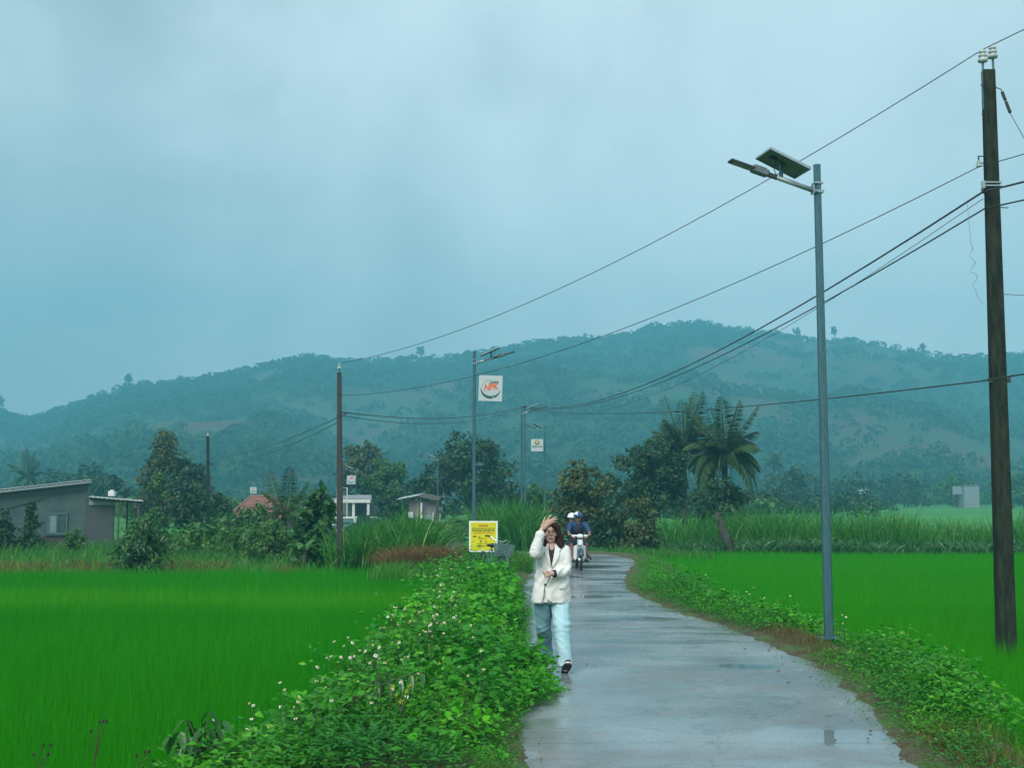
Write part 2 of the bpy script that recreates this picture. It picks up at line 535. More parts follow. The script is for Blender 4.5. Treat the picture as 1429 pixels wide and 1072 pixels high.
# ---- road of concrete slabs, wet
def road_mat():
    m, n, l, b = node_mat('wet_concrete')
    g = n.new('ShaderNodeNewGeometry')
    mp = n.new('ShaderNodeMapping'); mp.inputs['Scale'].default_value = (.45, 1.15, 1)
    l.new(g.outputs['Position'], mp.inputs['Vector'])
    t = n.new('ShaderNodeTexNoise'); t.inputs['Scale'].default_value = 1.1; t.inputs['Detail'].default_value = 8; t.inputs['Roughness'].default_value = .62
    l.new(mp.outputs['Vector'], t.inputs['Vector'])
    wet = n.new('ShaderNodeMapRange'); wet.interpolation_type = 'SMOOTHSTEP'; wet.inputs[1].default_value = .40; wet.inputs[2].default_value = .60
    l.new(t.outputs['Fac'], wet.inputs[0])
    f = n.new('ShaderNodeTexNoise'); f.inputs['Scale'].default_value = 38; f.inputs['Detail'].default_value = 6; f.inputs['Roughness'].default_value = .75
    l.new(g.outputs['Position'], f.inputs['Vector'])
    s = n.new('ShaderNodeTexNoise'); s.inputs['Scale'].default_value = .55; s.inputs['Detail'].default_value = 5
    l.new(g.outputs['Position'], s.inputs['Vector'])
    r = n.new('ShaderNodeValToRGB'); e = r.color_ramp.elements
    e[0].position = .3; e[0].color = (.100, .128, .138, 1); e[1].position = .7; e[1].color = (.225, .275, .290, 1)
    x = e.new(.42); x.color = (.130, .148, .150, 1)
    l.new(s.outputs['Fac'], r.inputs['Fac'])
    fr = n.new('ShaderNodeMapRange'); fr.inputs[1].default_value = .35; fr.inputs[2].default_value = .65; fr.inputs[3].default_value = .72; fr.inputs[4].default_value = 1.22
    l.new(f.outputs['Fac'], fr.inputs[0])
    mu = n.new('ShaderNodeMix'); mu.data_type = 'RGBA'; mu.blend_type = 'MULTIPLY'; mu.inputs[0].default_value = 1
    # hairline cracks and brown silt
    vo = n.new('ShaderNodeTexVoronoi'); vo.feature = 'DISTANCE_TO_EDGE'; vo.inputs['Scale'].default_value = .55
    wr = n.new('ShaderNodeTexNoise'); wr.inputs['Scale'].default_value = 2.2; wr.inputs['Detail'].default_value = 6; l.new(g.outputs['Position'], wr.inputs['Vector'])
    va = n.new('ShaderNodeMix'); va.data_type = 'RGBA'; va.blend_type = 'ADD'; va.inputs[0].default_value = .9; l.new(g.outputs['Position'], va.inputs[6]); l.new(wr.outputs['Color'], va.inputs[7])
    l.new(va.outputs[2], vo.inputs['Vector'])
    ck = n.new('ShaderNodeMapRange'); ck.inputs[1].default_value = .004; ck.inputs[2].default_value = .014; ck.inputs[3].default_value = .76; ck.inputs[4].default_value = 1.0
    l.new(vo.outputs['Distance'], ck.inputs[0])
    cm = n.new('ShaderNodeMath'); cm.operation = 'MULTIPLY'; l.new(fr.outputs[0], cm.inputs[0]); l.new(ck.outputs[0], cm.inputs[1])
    st = n.new('ShaderNodeTexNoise'); st.inputs['Scale'].default_value = .9; st.inputs['Detail'].default_value = 9; st.inputs['Roughness'].default_value = .7; l.new(g.outputs['Position'], st.inputs['Vector'])
    sr = n.new('ShaderNodeMapRange'); sr.inputs[1].default_value = .52; sr.inputs[2].default_value = .70; sr.inputs[4].default_value = .55; l.new(st.outputs['Fac'], sr.inputs[0])
    sm = n.new('ShaderNodeMix'); sm.data_type = 'RGBA'; l.new(sr.outputs[0], sm.inputs[0]); l.new(r.outputs['Color'], sm.inputs[6]); sm.inputs[7].default_value = (.085, .075, .06, 1)
    l.new(sm.outputs[2], mu.inputs[6]); l.new(cm.outputs[0], mu.inputs[7]); l.new(mu.outputs[2], b.inputs['Base Color'])
    ro = n.new('ShaderNodeMapRange'); ro.inputs[3].default_value = .31; ro.inputs[4].default_value = .09
    l.new(wet.outputs[0], ro.inputs[0])
    b.inputs['Specular IOR Level'].default_value = .6
    # standing water in the hollows of the slabs
    sp = n.new('ShaderNodeSeparateXYZ'); l.new(g.outputs['Position'], sp.inputs[0])
    pn = n.new('ShaderNodeTexNoise'); pn.inputs['Scale'].default_value = 1.6; pn.inputs['Detail'].default_value = 7; pn.inputs['Roughness'].default_value = .6
    l.new(g.outputs['Position'], pn.inputs['Vector'])

    def M(op, a, c, d=None):
        q = n.new('ShaderNodeMath'); q.operation = op
        for k2, v in enumerate((a, c, d)):
            if v is None: continue
            if hasattr(v, 'default_value'): l.new(v, q.inputs[k2])
            else: q.inputs[k2].default_value = v
        return q.outputs[0]
    best = None
    for cx, cy, rx, ry in ((2.62, 10.4, .72, .55), (1.3, 24.5, .8, .5), (2.2, 20.2, .6, .35), (1.1, 30.5, .7, .7), (2.3, 35, .9, .8), (2.6, 14.6, .5, .3)):
        dx = M('DIVIDE', M('SUBTRACT', sp.outputs['X'], cx), rx); dy = M('DIVIDE', M('SUBTRACT', sp.outputs['Y'], cy), ry)
        r2 = M('ADD', M('MULTIPLY', dx, dx), M('MULTIPLY', dy, dy))
        v = M('SUBTRACT', 1.0, r2)
        best = v if best is None else M('MAXIMUM', best, v)
    pud = M('ADD', best, M('MULTIPLY', M('SUBTRACT', pn.outputs['Fac'], .5), 3.0))
    pm = n.new('ShaderNodeMapRange'); pm.interpolation_type = 'SMOOTHSTEP'; pm.inputs[1].default_value = -.05; pm.inputs[2].default_value = .75
    l.new(pud, pm.inputs[0])
    rr = M('MULTIPLY_ADD', pm.outputs[0], -1.0, 1.0)
    l.new(M('MULTIPLY_ADD', M('MULTIPLY', ro.outputs[0], rr), .92, .035), b.inputs['Roughness'])
    bs = n.new('ShaderNodeMapRange'); bs.inputs[3].default_value = .5; bs.inputs[4].default_value = .12
    l.new(wet.outputs[0], bs.inputs[0])
    bp = n.new('ShaderNodeBump'); bp.inputs['Distance'].default_value = .006
    l.new(M('MULTIPLY', bs.outputs[0], rr), bp.inputs['Strength']); l.new(f.outputs['Fac'], bp.inputs['Height']); l.new(bp.outputs['Normal'], b.inputs['Normal'])
    return m


RM = road_mat()
C2 = RR.reshape(-1, 2, 2).mean(1)
sl = np.concatenate([[0], np.cumsum(np.linalg.norm(np.diff(C2, axis=0), axis=1))])
Lf = lambda s: np.array([np.interp(s, sl, RR[:, i]) for i in range(4)])
base_rows = np.array([Lf(s) for s in np.linspace(0, sl[-1], 160)])
Vb = np.stack([np.column_stack([base_rows[:, 0], base_rows[:, 1], -.07 + dip(base_rows[:, 1])]), np.column_stack([base_rows[:, 2], base_rows[:, 3], -.07 + dip(base_rows[:, 3])])], 1)
road = tag(np_obj('road', Vb.reshape(-1, 3), grid_faces(np.arange(320).reshape(160, 2)), surf('road_base', (.03, .03, .03), (.045, .04, .035), rough=.5)), kind='structure')
s0 = 0.0; k_ = 0
while s0 < sl[-1] - 1:
    ln = rng.uniform(3.2, 5.2) if s0 < 45 else 6.0
    s1 = min(s0 + ln, sl[-1])
    nr, nc = 9, 13
    V = []
    for i, s in enumerate(np.linspace(s0 + .005, s1 - .005, nr)):
        a = Lf(s)
        for j in range(nc):
            f = j / (nc - 1)
            x = a[0] * (1 - f) + a[2] * f; y = a[1] * (1 - f) + a[3] * f
            z = .012 * (1 - (2 * f - 1) ** 2) - .012 + (fbm(x * .8, y * .8, 5, 2) - .5) * .006 + float(dip(y))
            V.append((x, y, z))
    top = len(V); I = np.arange(top).reshape(nr, nc)
    fc = [tuple(q) for q in grid_faces(I)]
    V += [(x, y, z - .13) for x, y, z in V]
    ring = [I[0, j] for j in range(nc)] + [I[i, nc - 1] for i in range(1, nr)] + [I[nr - 1, j] for j in range(nc - 2, -1, -1)] + [I[i, 0] for i in range(nr - 2, 0, -1)]
    fc += [(ring[i], ring[(i - 1) % len(ring)], ring[(i - 1) % len(ring)] + top, ring[i] + top) for i in range(len(ring))]
    me = bpy.data.meshes.new('slab'); me.from_pydata([tuple(map(float, p)) for p in V], [], [tuple(map(int, q)) for q in fc]); me.update()
    link('concrete_slab', me, RM, road, False)
    s0 = s1
# ---- hill
RT = np.array([(-500, 610), (-300, 600), (-100, 588), (0, 566), (25, 577), (50, 580), (100, 562), (140, 545), (180, 533), (210, 528), (280, 522), (330, 514), (430, 496), (500, 499),
               (580, 496), (640, 490), (700, 480), (760, 471), (830, 464), (880, 458), (930, 448), (980, 446), (1030, 455), (1100, 463), (1125, 470), (1160, 466),
               (1200, 469), (1240, 477), (1300, 489), (1340, 496), (1370, 494), (1429, 488), (1600, 470), (1900, 500)], float)
ru = np.array([at(a, b, 1.0).x for a, b in RT]); re_ = np.array([at(a, b, 1.0).z - CAMZ for a, b in RT])


def hill_z(x, y):
    u = x / y
    D = 1000 + 60 * np.sin(7 * u + .5)
    t = (y - 350) / (D - 350)
    top = CAMZ + np.interp(u, ru, re_) * D - 5.0
    g = np.where(t < 1, np.clip(t, 0, 1) ** 1.2, 1 - (t - 1) * 1.5)
    z = GZ - 1.0 + (top - GZ + 1) * g
    m = np.clip(4 * t * (1 - t), 0, 1)
    z = z + m * ((fbm(x / 130, y / 130, 21, 4) - .5) * 46 + (fbm(u * 9, t * .6, 22, 3) - .5) * 30)
    return z


uu = np.linspace(-.72, .72, 260); tt_ = np.concatenate([np.linspace(0, 1.0, 110), np.linspace(1.02, 1.12, 6)])
UU, TT = np.meshgrid(uu, tt_)
DD = 1000 + 60 * np.sin(7 * UU + .5)
HY = 350 + TT * (DD - 350); HX = UU * HY
HZ = hill_z(HX, HY)


def cover(x, y):
    """1 where the slope is wooded, 0 where it is field or bare"""
    n = fbm(x / 70, y / 110, 31, 4, .55)
    c = np.clip((n - .36) * 7, 0, 1)
    u = x / y; t = (y - 350) / (1000 + 60 * np.sin(7 * u + .5) - 350)
    for pu, pt, su, st, a in ((-.085, .62, .05, .10, .95), (.205, .50, .028, .10, 1.0), (-.33, .30, .07, .05, 1.0), (.02, .70, .06, .07, .6), (-.02, .3, .035, .08, .8), (.25, .93, .05, .07, .9), (.03, .12, .5, .05, -.6)):
        c = np.clip(c - a * np.exp(-((u - pu) / su) ** 2 - ((t - pt) / st) ** 2), 0, 1)
    return c


def hill_mat():
    m, n, l, b = node_mat('hill_slope')
    g = n.new('ShaderNodeNewGeometry')
    a = n.new('ShaderNodeAttribute'); a.attribute_name = 'cover'
    t = n.new('ShaderNodeTexNoise'); t.inputs['Scale'].default_value = .018; t.inputs['Detail'].default_value = 9; t.inputs['Roughness'].default_value = .65
    l.new(g.outputs['Position'], t.inputs['Vector'])
    r = n.new('ShaderNodeValToRGB'); e = r.color_ramp.elements
    e[0].position = .36; e[0].color = (.095, .052, .046, 1); e[1].position = .64; e[1].color = (.036, .092, .030, 1)
    x = e.new(.5); x.color = (.055, .070, .036, 1)
    l.new(t.outputs['Fac'], r.inputs['Fac'])
    mx = n.new('ShaderNodeMix'); mx.data_type = 'RGBA'
    l.new(a.outputs['Fac'], mx.inputs[0]); l.new(r.outputs['Color'], mx.inputs[6]); mx.inputs[7].default_value = (.024, .060, .020, 1)
    l.new(mx.outputs[2], b.inputs['Base Color']); b.inputs['Roughness'].default_value = .95; b.inputs['Specular IOR Level'].default_value = .1
    return m


I = np.arange(UU.size).reshape(UU.shape)
hill = np_obj('hill', np.column_stack([HX.ravel(), HY.ravel(), HZ.ravel()]), grid_faces(I), hill_mat(), smooth=True)
at_ = hill.data.attributes.new('cover', 'FLOAT', 'POINT'); at_.data.foreach_set('value', cover(HX.ravel(), HY.ravel()).astype(np.float32))
tag(hill, kind='structure')

# ---- rain haze: one closed box of thin air
hb = MB().box((0, 557.5, 93.5), (2700, 1235, 193)).obj('haze', None)
hm = bpy.data.materials.new('haze_air'); hm.use_nodes = True
hn = hm.node_tree.nodes; hl = hm.node_tree.links
hn.remove(hn['Principled BSDF'])
pv = hn.new('ShaderNodeVolumePrincipled')
pv.inputs['Color'].default_value = (0.185, 0.58, 0.765, 1)
pv.inputs['Density'].default_value = 0.00110
hl.new(pv.outputs[0], hn['Material Output'].inputs['Volume'])
hb.data.materials.append(hm)
tag(hb, kind='stuff')


# ================================================================== foliage tools
def unit(n):
    v = rng.normal(size=(n, 3)); return v / np.linalg.norm(v, axis=1)[:, None]


def norm(a):
    return a / (np.linalg.norm(a, axis=1)[:, None] + 1e-9)


def leaves4(P, D, N, L, Wd, fold=.15):
    """folded four-corner leaves"""
    s = norm(np.cross(D, N)); L = np.asarray(L)[:, None] if np.ndim(L) else np.full((len(P), 1), L); Wd = np.asarray(Wd)[:, None] if np.ndim(Wd) else np.full((len(P), 1), Wd)
    a = P; b = P + D * L * .45 + s * Wd * .5 + N * Wd * fold; c = P + D * L; d = P + D * L * .45 - s * Wd * .5 + N * Wd * fold
    V = np.stack([a, b, c, d], 1).reshape(-1, 3)
    o = np.arange(len(P))[:, None] * 4
    Fc = np.concatenate([o + [0, 1, 2], o + [0, 2, 3]], 1).reshape(-1, 3)
    return V, Fc


def leaves7(P, D, N, L, Wd, droop=.15, fold=.14):
    """pointed leaves with a sunken midrib"""
    s = norm(np.cross(D, N)); L = np.asarray(L)[:, None] if np.ndim(L) else np.full((len(P), 1), L); Wd = np.asarray(Wd)[:, None] if np.ndim(Wd) else np.full((len(P), 1), Wd)
    dn = -N * L * droop
    q = [P, P + D * L * .22 + s * Wd * .46 + N * Wd * fold, P + D * L * .6 + s * Wd * .40 + N * Wd * fold + dn * .4, P + D * L + dn,
         P + D * L * .6 - s * Wd * .40 + N * Wd * fold + dn * .4, P + D * L * .22 - s * Wd * .46 + N * Wd * fold, P + D * L * .5 + dn * .3]
    V = np.stack(q, 1).reshape(-1, 3)
    o = np.arange(len(P))[:, None] * 7
    Fc = np.concatenate([o + t for t in ([0, 1, 6], [1, 2, 6], [2, 3, 6], [3, 4, 6], [4, 5, 6], [5, 0, 6])], 1).reshape(-1, 3)
    return V, Fc


def blades(P, h, w, az, lean, seg=3):
    """arching grass blades"""
    n = len(P); h = np.broadcast_to(h, n); w = np.broadcast_to(w, n); lean = np.broadcast_to(lean, n)
    d = np.stack([np.cos(az), np.sin(az), np.zeros(n)], 1)
    a2 = rng.uniform(0, 2 * PI, n); sd_ = np.stack([np.cos(a2), np.sin(a2), np.zeros(n)], 1)
    V = []
    for i in range(seg + 1):
        t = i / seg
        c = P + d * (h * lean * t ** 1.8)[:, None]
        c = c + np.array([0, 0, 1]) * (h * (t - .55 * np.clip(lean, 0, 1.3) * t ** 2.6))[:, None]
        if i < seg:
            ww = (w * (1 - t) ** .6 * (.75 + .5 * t) * .5)[:, None]
            V += [c - sd_ * ww, c + sd_ * ww]
        else:
            V += [c]
    m = len(V)
    V = np.stack(V, 1).reshape(-1, 3)
    o = np.arange(n)[:, None] * m
    T = []
    for i in range(seg - 1):
        a = 2 * i
        T += [[a, a + 1, a + 3], [a, a + 3, a + 2]]
    T += [[2 * seg - 2, 2 * seg - 1, 2 * seg]]
    Fc = np.concatenate([o + t for t in T], 1).reshape(-1, 3)
    return V, Fc


def join(parts):
    Vs, Fs, n = [], [], 0
    for V, Fc in parts:
        Vs.append(V); Fs.append(Fc + n); n += len(V)
    return np.vstack(Vs), np.vstack(Fs)


def scatter(protos, P, sc, tilt=.15):
    """plants copied to points, turned and tilted"""
    pick = rng.integers(0, len(protos), len(P)); out = []
    for k_, (V, Fc) in enumerate(protos):
        J = np.where(pick == k_)[0]
        if not len(J): continue
        a = rng.uniform(0, 2 * PI, len(J)); ca, sa = np.cos(a), np.sin(a)
        x = V[None, :, 0] * ca[:, None] - V[None, :, 1] * sa[:, None]; y = V[None, :, 0] * sa[:, None] + V[None, :, 1] * ca[:, None]
        z = np.broadcast_to(V[None, :, 2], x.shape)
        tx = rng.normal(0, tilt, len(J))[:, None]; ty = rng.normal(0, tilt, len(J))[:, None]
        Q = np.stack([x + z * tx, y + z * ty, z], 2) * np.asarray(sc)[J][:, None, None] + P[J][:, None, :]
        o = np.arange(len(J))[:, None, None] * len(V)
        out.append((Q.reshape(-1, 3), (Fc[None] + o).reshape(-1, 3)))
    return join(out)


def herb(nl, h, spread, L, Wd, lo=.2, droop=.2, seven=True, up=.75):
    """a weed: leaves in a loose dome, radiating and tipped towards the light"""
    a = rng.uniform(0, 2 * PI, nl); r = spread * np.sqrt(rng.uniform(0, 1, nl))
    z = h * (lo + (1 - lo) * rng.uniform(0, 1, nl) ** .6) * (1 - .35 * (r / spread) ** 2)
    P = np.stack([r * np.cos(a), r * np.sin(a), z], 1)
    b = a + rng.normal(0, .9, nl)
    D = norm(np.stack([np.cos(b), np.sin(b), rng.normal(.1, .3, nl)], 1))
    N = norm(np.stack([np.cos(a) * .35, np.sin(a) * .35, np.full(nl, up)], 1) + rng.normal(0, .28, (nl, 3)))
    N = norm(N - D * (N * D).sum(1)[:, None])
    s = rng.uniform(.6, 1.2, nl)
    return (leaves7 if seven else leaves4)(P, D, N, L * s, Wd * s, *((droop,) if seven else ()))


def tuft(nb, h, w, spread=.05):
    P = np.column_stack([rng.normal(0, spread, nb), rng.normal(0, spread, nb), np.zeros(nb)])
    return blades(P, h * rng.uniform(.55, 1.1, nb), w, rng.uniform(0, 2 * PI, nb), rng.uniform(.15, .9, nb), 3)

# ================================================================== paddies
RICE = leafy('rice_blades', (.021, .275, .002), (.031, .33, .003), (.06, .37, .006), trans=.46, rough=.55, patch=(.020, .28, .003), patch_scale=.12, spec=.08, strip=(23.2, 27.6, (.07, .36, .006)))
RICE2 = leafy('rice_blades_far', (.030, .285, .002), (.042, .34, .003), (.07, .38, .006), trans=.46, rough=.55, patch=(.028, .30, .003), patch_scale=.1, spec=.08)


def rice(side):
    out = []
    y0, y1 = (7.6, 34.8) if side < 0 else (8.5, 47.5)
    for a, b, dens, w, h in ((y0, 11, 1500, .0085, .66), (11, 16, 1150, .010, .67), (16, 24, 700, .014, .66), (24, 35, 400, .020, .60), (35, 48, 230, .030, .48)):
        a, b = max(a, y0), min(b, y1)
        if a >= b: continue
        xm = b * .43 + 2.5
        n = int(dens * (b - a) * xm)
        y = rng.uniform(a, b, n); x = rng.uniform(0, xm, n)
        if side < 0:
            x = -x; keep = x < Ledge(y) - np.interp(y, [8, 10, 12.5, 20, 30, 38], [2.4, 2.05, 1.6, 1.5, 1.7, 1.9]) + (fbm(y * .8, y * 0, 2, 3) - .5) * .5
        else:
            keep = (x > Redge(y) + np.interp(y, [8, 12, 16, 22, 38], [.80, .92, 1.10, 1.25, 1.32]) + (fbm(y * .8, y * 0, 4, 3) - .5) * .4) & (np.abs(x) < y * .43 + 2.5)
        keep &= np.abs(x) < y * .43 + 2.5
        x, y = x[keep], y[keep]; n = len(x)
        hh = h * (.82 + .36 * fbm(x * .35, y * .35, 8, 4)) * rng.uniform(.75, 1.08, n)
        out.append(blades(np.column_stack([x, y, np.full(n, GZ - .02)]), hh, w * rng.uniform(.7, 1.3, n), rng.uniform(0, 2 * PI, n), rng.uniform(.08, .55, n), 1))
    return join(out)


V, Fc = rice(-1); tag(np_obj('rice_paddy', V, Fc, RICE), kind='stuff')
V, Fc = rice(1); tag(np_obj('rice_paddy', V, Fc, RICE2), kind='stuff')

# ================================================================== verge plants
HERB1 = leafy('broad_leaf_weed', (.026, .20, .004), (.085, .46, .010), (.20, .56, .03), trans=.38, rough=.45, patch=(.030, .22, .014), patch_scale=.9, spec=.22)
HERB2 = leafy('fine_leaf_weed', (.024, .15, .006), (.075, .38, .014), (.18, .48, .03), trans=.35, rough=.45, patch=(.026, .18, .020), patch_scale=.8, spec=.22)
GRASS = leafy('verge_grass', (.028, .14, .006), (.075, .25, .012), (.22, .20, .05), trans=.35, rough=.5, spec=.3)
DRY = leafy('dry_grass', (.085, .075, .028), (.15, .125, .045), (.07, .15, .03), trans=.25, rough=.8, spec=.1)
STEM = surf('weed_stem', (.03, .06, .015), (.06, .07, .03), rough=.7)
PETAL = surf('white_petal', (.78, .80, .76), (.68, .70, .66), rough=.6)
POLLEN = surf('yellow_centre', (.55, .32, .03), (.45, .24, .02), rough=.7)

broad = [herb(15, .42, .20, .085, .074, droop=.22) for _ in range(7)]
broad_s = [herb(15, .34, .19, .075, .060, droop=.2) for _ in range(5)]
fine = [herb(26, .40, .17, .055, .026, droop=.15, seven=False) for _ in range(7)]
fern = [herb(32, .30, .20, .062, .020, droop=.1, seven=False, up=1.0) for _ in range(5)]
tufts = [tuft(14, .34, .010) for _ in range(6)]
dryt = [tuft(16, .14, .008, .07) for _ in range(6)]


LW = lambda y: np.interp(y, [8, 9.6, 11, 12.5, 20, 30, 38], [2.9, 2.5, 1.75, 1.45, 1.38, 1.6, 1.8])     # width of the left bank


def strip_pts(n, side, y0, y1, t0, t1, pw=1.0):
    """points along a verge, thinning out with distance"""
    q = rng.uniform(0, 1, n); y = y0 * (y1 / y0) ** (q ** pw)
    t = rng.uniform(t0, t1, n)
    x = Ledge(y) - t if side < 0 else Redge(y) + t
    return x, y, t


def plant(name, protos, mat, n, side, y0, y1, t0, t1, s0, s1, seed, sel=None, pw=.8, tilt=.15, sink=0.0):
    x, y, t = strip_pts(n, side, y0, y1, t0, t1, pw)
    m = fbm(x * .9 + seed, y * .7, seed, 4)
    keep = np.ones(n, bool) if sel is None else sel(x, y, t, m)
    x, y, t, m = x[keep], y[keep], t[keep], m[keep]
    z = np.maximum((zl if side < 0 else zr)(x, y), -.26) - sink
    if side < 0:
        keep = t < LW(y) * np.clip(rng.normal(1, .09, len(y)), .7, 1.15)
        x, y, t, m, z = x[keep], y[keep], t[keep], m[keep], z[keep]
    else:
        keep = t < np.interp(y, [8, 12, 16, 22, 38], [.72, .90, 1.15, 1.4, 1.55]) * np.clip(rng.normal(1, .10, len(y)), .7, 1.2)
        x, y, t, m, z = x[keep], y[keep], t[keep], m[keep], z[keep]
    tt0 = np.clip((t - t0) / .45, .35, 1) * np.clip((t1 - t) / .5, .45, 1)
    sc = rng.uniform(s0, s1, len(x)) * (.30 + 1.35 * m) * tt0 * np.interp(y, [8, 12, 18, 22, 24.5, 26.6, 28, 38], [.82, .95, .82, .85, 1.15, 1.0, .55, .5])
    V, Fc = scatter(protos, np.column_stack([x, y, z]), sc, tilt)
    return tag(np_obj(name, V, Fc, mat), kind='stuff')


# left bank
plant('broad_leaf_weeds', broad, HERB1, 2300, -1, 10.6, 24, -.15, 2.0, .75, 1.35, 41, lambda x, y, t, m: (m > .40) | ((t < .9) & (y < 15)))
plant('broad_leaf_weeds', broad, HERB1, 560, -1, 10.9, 14.4, -.55, .25, 1.0, 1.6, 47, lambda x, y, t, m: t > -.52 + .35 * np.abs(y - 12.8))
plant('tall_weeds', [herb(26, .62, .16, .070, .030, seven=False) for _ in range(5)], HERB2, 260, -1, 9.5, 36, .4, 2.4, .8, 1.6, 48, lambda x, y, t, m: m > .42)
plant('broad_leaf_weeds', broad_s, HERB1, 2400, -1, 8.6, 38, -.05, 2.6, .8, 1.5, 42, lambda x, y, t, m: m > .44)
plant('fine_leaf_weeds', fine, HERB2, 3600, -1, 8.3, 38, -.05, 2.8, .85, 1.6, 43, lambda x, y, t, m: m < .62)
plant('fern_like_weeds', fern, HERB2, 1000, -1, 8.1, 11.5, .1, 2.8, .8, 1.5, 44)
plant('verge_grass', tufts, GRASS, 1200, -1, 8.3, 38, -.1, 2.9, .7, 1.5, 45)
plant('dry_verge_grass', dryt, DRY, 700, -1, 8.3, 38, -.12, .25, .6, 1.2, 46)
# right bank
bare = lambda x, y, t, m: ~((y > 14.6) & (y < 18.4) & (t < .95 - .05 * np.abs(y - 16.5))) & (t > .10 + .30 * (m < .42)) & ~((y < 10.2) & (t < .75))
plant('broad_leaf_weeds', broad_s, HERB1, 2100, 1, 10.2, 37, .1, 1.75, .65, 1.2, 51, bare)
plant('fine_leaf_weeds', fine, HERB2, 2600, 1, 9.5, 37, .1, 1.9, .65, 1.25, 52, bare)
plant('verge_grass', tufts, GRASS, 2000, 1, 8.0, 40, -.05, 1.9, .45, 1.0, 53, lambda x, y, t, m: ~((y > 15) & (y < 18.2) & (t < .8) & (m < .55)))
plant('dry_verge_grass', dryt, DRY, 2000, 1, 8.3, 38, -.12, .9, .6, 1.3, 54, lambda x, y, t, m: ((y > 14.6) & (y < 18.6)) | (y < 10.8) | ((t < .1) & (m < .5)))

mini = [herb(11, .15, .13, .050, .024, seven=False) for _ in range(6)]
# creeping cover along both slab edges
plant('creeping_weeds', mini, HERB2, 4200, 1, 8.2, 42, -.22, .85, .7, 1.25, 55, lambda x, y, t, m: (m > .36) & ~((y > 15.2) & (y < 18) & (t < .6)), sink=.02)
plant('creeping_weeds', mini, HERB2, 2200, -1, 8.2, 42, -.26, .5, .7, 1.25, 56, lambda x, y, t, m: m > .36, sink=.02)

# white flowers on thin stems
def flowers(n, side, y0, y1, t0, t1, zlo, zhi, seed, sel=None):
    x, y, t = strip_pts(n, side, y0, y1, t0, t1, .8)
    m = fbm(x * 1.4 + seed, y * .9, seed, 3)
    keep = m > .45 if sel is None else sel(x, y, t, m)
    if side < 0: keep &= t < LW(y) * 1.02
    x, y = x[keep], y[keep]; n = len(x)
    zb = (zl if side < 0 else zr)(x, y)
    top = np.column_stack([x + rng.normal(0, .06, n), y + rng.normal(0, .06, n), zb + rng.uniform(zlo, zhi, n)])
    root = empty('wildflowers', (0, 0, 0)); tag(root, kind='stuff')
    mid = np.column_stack([x, y, zb])
    mb = MB()
    for a, b in zip(mid, top):
        mb.tube([a, a * .4 + b * .6 + rng.normal(0, .015, 3), b], [.004, .003, .002], 3, False)
    mb.obj('stem', STEM, root)
    up = norm(np.column_stack([rng.normal(0, .5, n), rng.normal(-.45, .4, n), np.full(n, .8)]))
    parts = []; cen = MB()
    e1 = norm(np.cross(up, np.tile([[.3, 1, .1]], (n, 1)))); e2 = np.cross(up, e1)
    sz = rng.uniform(.008, .0145, n)
    for k_ in range(5):
        w = 2 * PI * k_ / 5
        D = e1 * math.cos(w) + e2 * math.sin(w)
        parts.append(leaves4(top + D * .004, D, up, sz * rng.uniform(.85, 1.1, n), sz * .85, .08))
    V, Fc = join(parts); np_obj('petal', V, Fc, PETAL, root)
    for p, u in zip(top, up): cen.ball(p + u * .003, .0065, None, 5, 4)
    cen.obj('flower_centre', POLLEN, root)
    # buds and small leaves along the stems
    f = rng.uniform(.35, .95, (n, 4)); q = (mid[:, None] * (1 - f[..., None]) + top[:, None] * f[..., None]).reshape(-1, 3)
    D = norm(np.column_stack([rng.normal(0, 1, (len(q), 2)), rng.normal(.1, .3, len(q))])); N = norm(np.cross(np.cross(D, np.tile([[0, 0, 1.]], (len(q), 1))), D))
    V, Fc = leaves4(q, D, N, rng.uniform(.03, .06, len(q)), .018); np_obj('leaf_spray', V, Fc, HERB2, root)


flowers(420, -1, 8.6, 16, .7, 2.6, .35, .74, 61)
flowers(70, -1, 8.6, 13, .2, 2.0, .5, .72, 64)
flowers(120, -1, 12, 30, .8, 1.8, .35, .7, 62)
flowers(26, 1, 12, 24, .6, 1.5, .35, .55, 63)

# crumbs of earth and gravel washed onto the slabs
mb = MB()
for i in range(130):
    y = 8.6 * (30 / 8.6) ** rng.uniform(0, 1)
    if rng.random() < .75: x = Redge(y) - abs(rng.normal(0, .28))
    else: x = Ledge(y) + abs(rng.normal(0, .3))
    r = rng.uniform(.004, .012)
    mb.ball((x, y, r * .5), (r * rng.uniform(.8, 1.6), r, r * .7), None, 6, 4)
tag(mb.obj('gravel_crumbs', SOIL), kind='stuff')

# ================================================================== grass and reeds beyond the paddies
RUST = leafy('rusty_grass', (.13, .075, .035), (.24, .135, .055), (.10, .14, .04), trans=.25, rough=.8, spec=.1)
TALL = leafy('tall_grass', (.025, .14, .008), (.06, .26, .012), (.18, .24, .05), trans=.35, rough=.5, patch=(.04, .17, .02), patch_scale=.25, spec=.3)
CANE = leafy('cane_leaves', (.022, .14, .012), (.05, .25, .02), (.15, .27, .05), trans=.35, rough=.42, spec=.3)
CORN = leafy('maize_leaves', (.014, .09, .014), (.038, .18, .03), (.14, .26, .10), trans=.3, rough=.35, spec=.6)


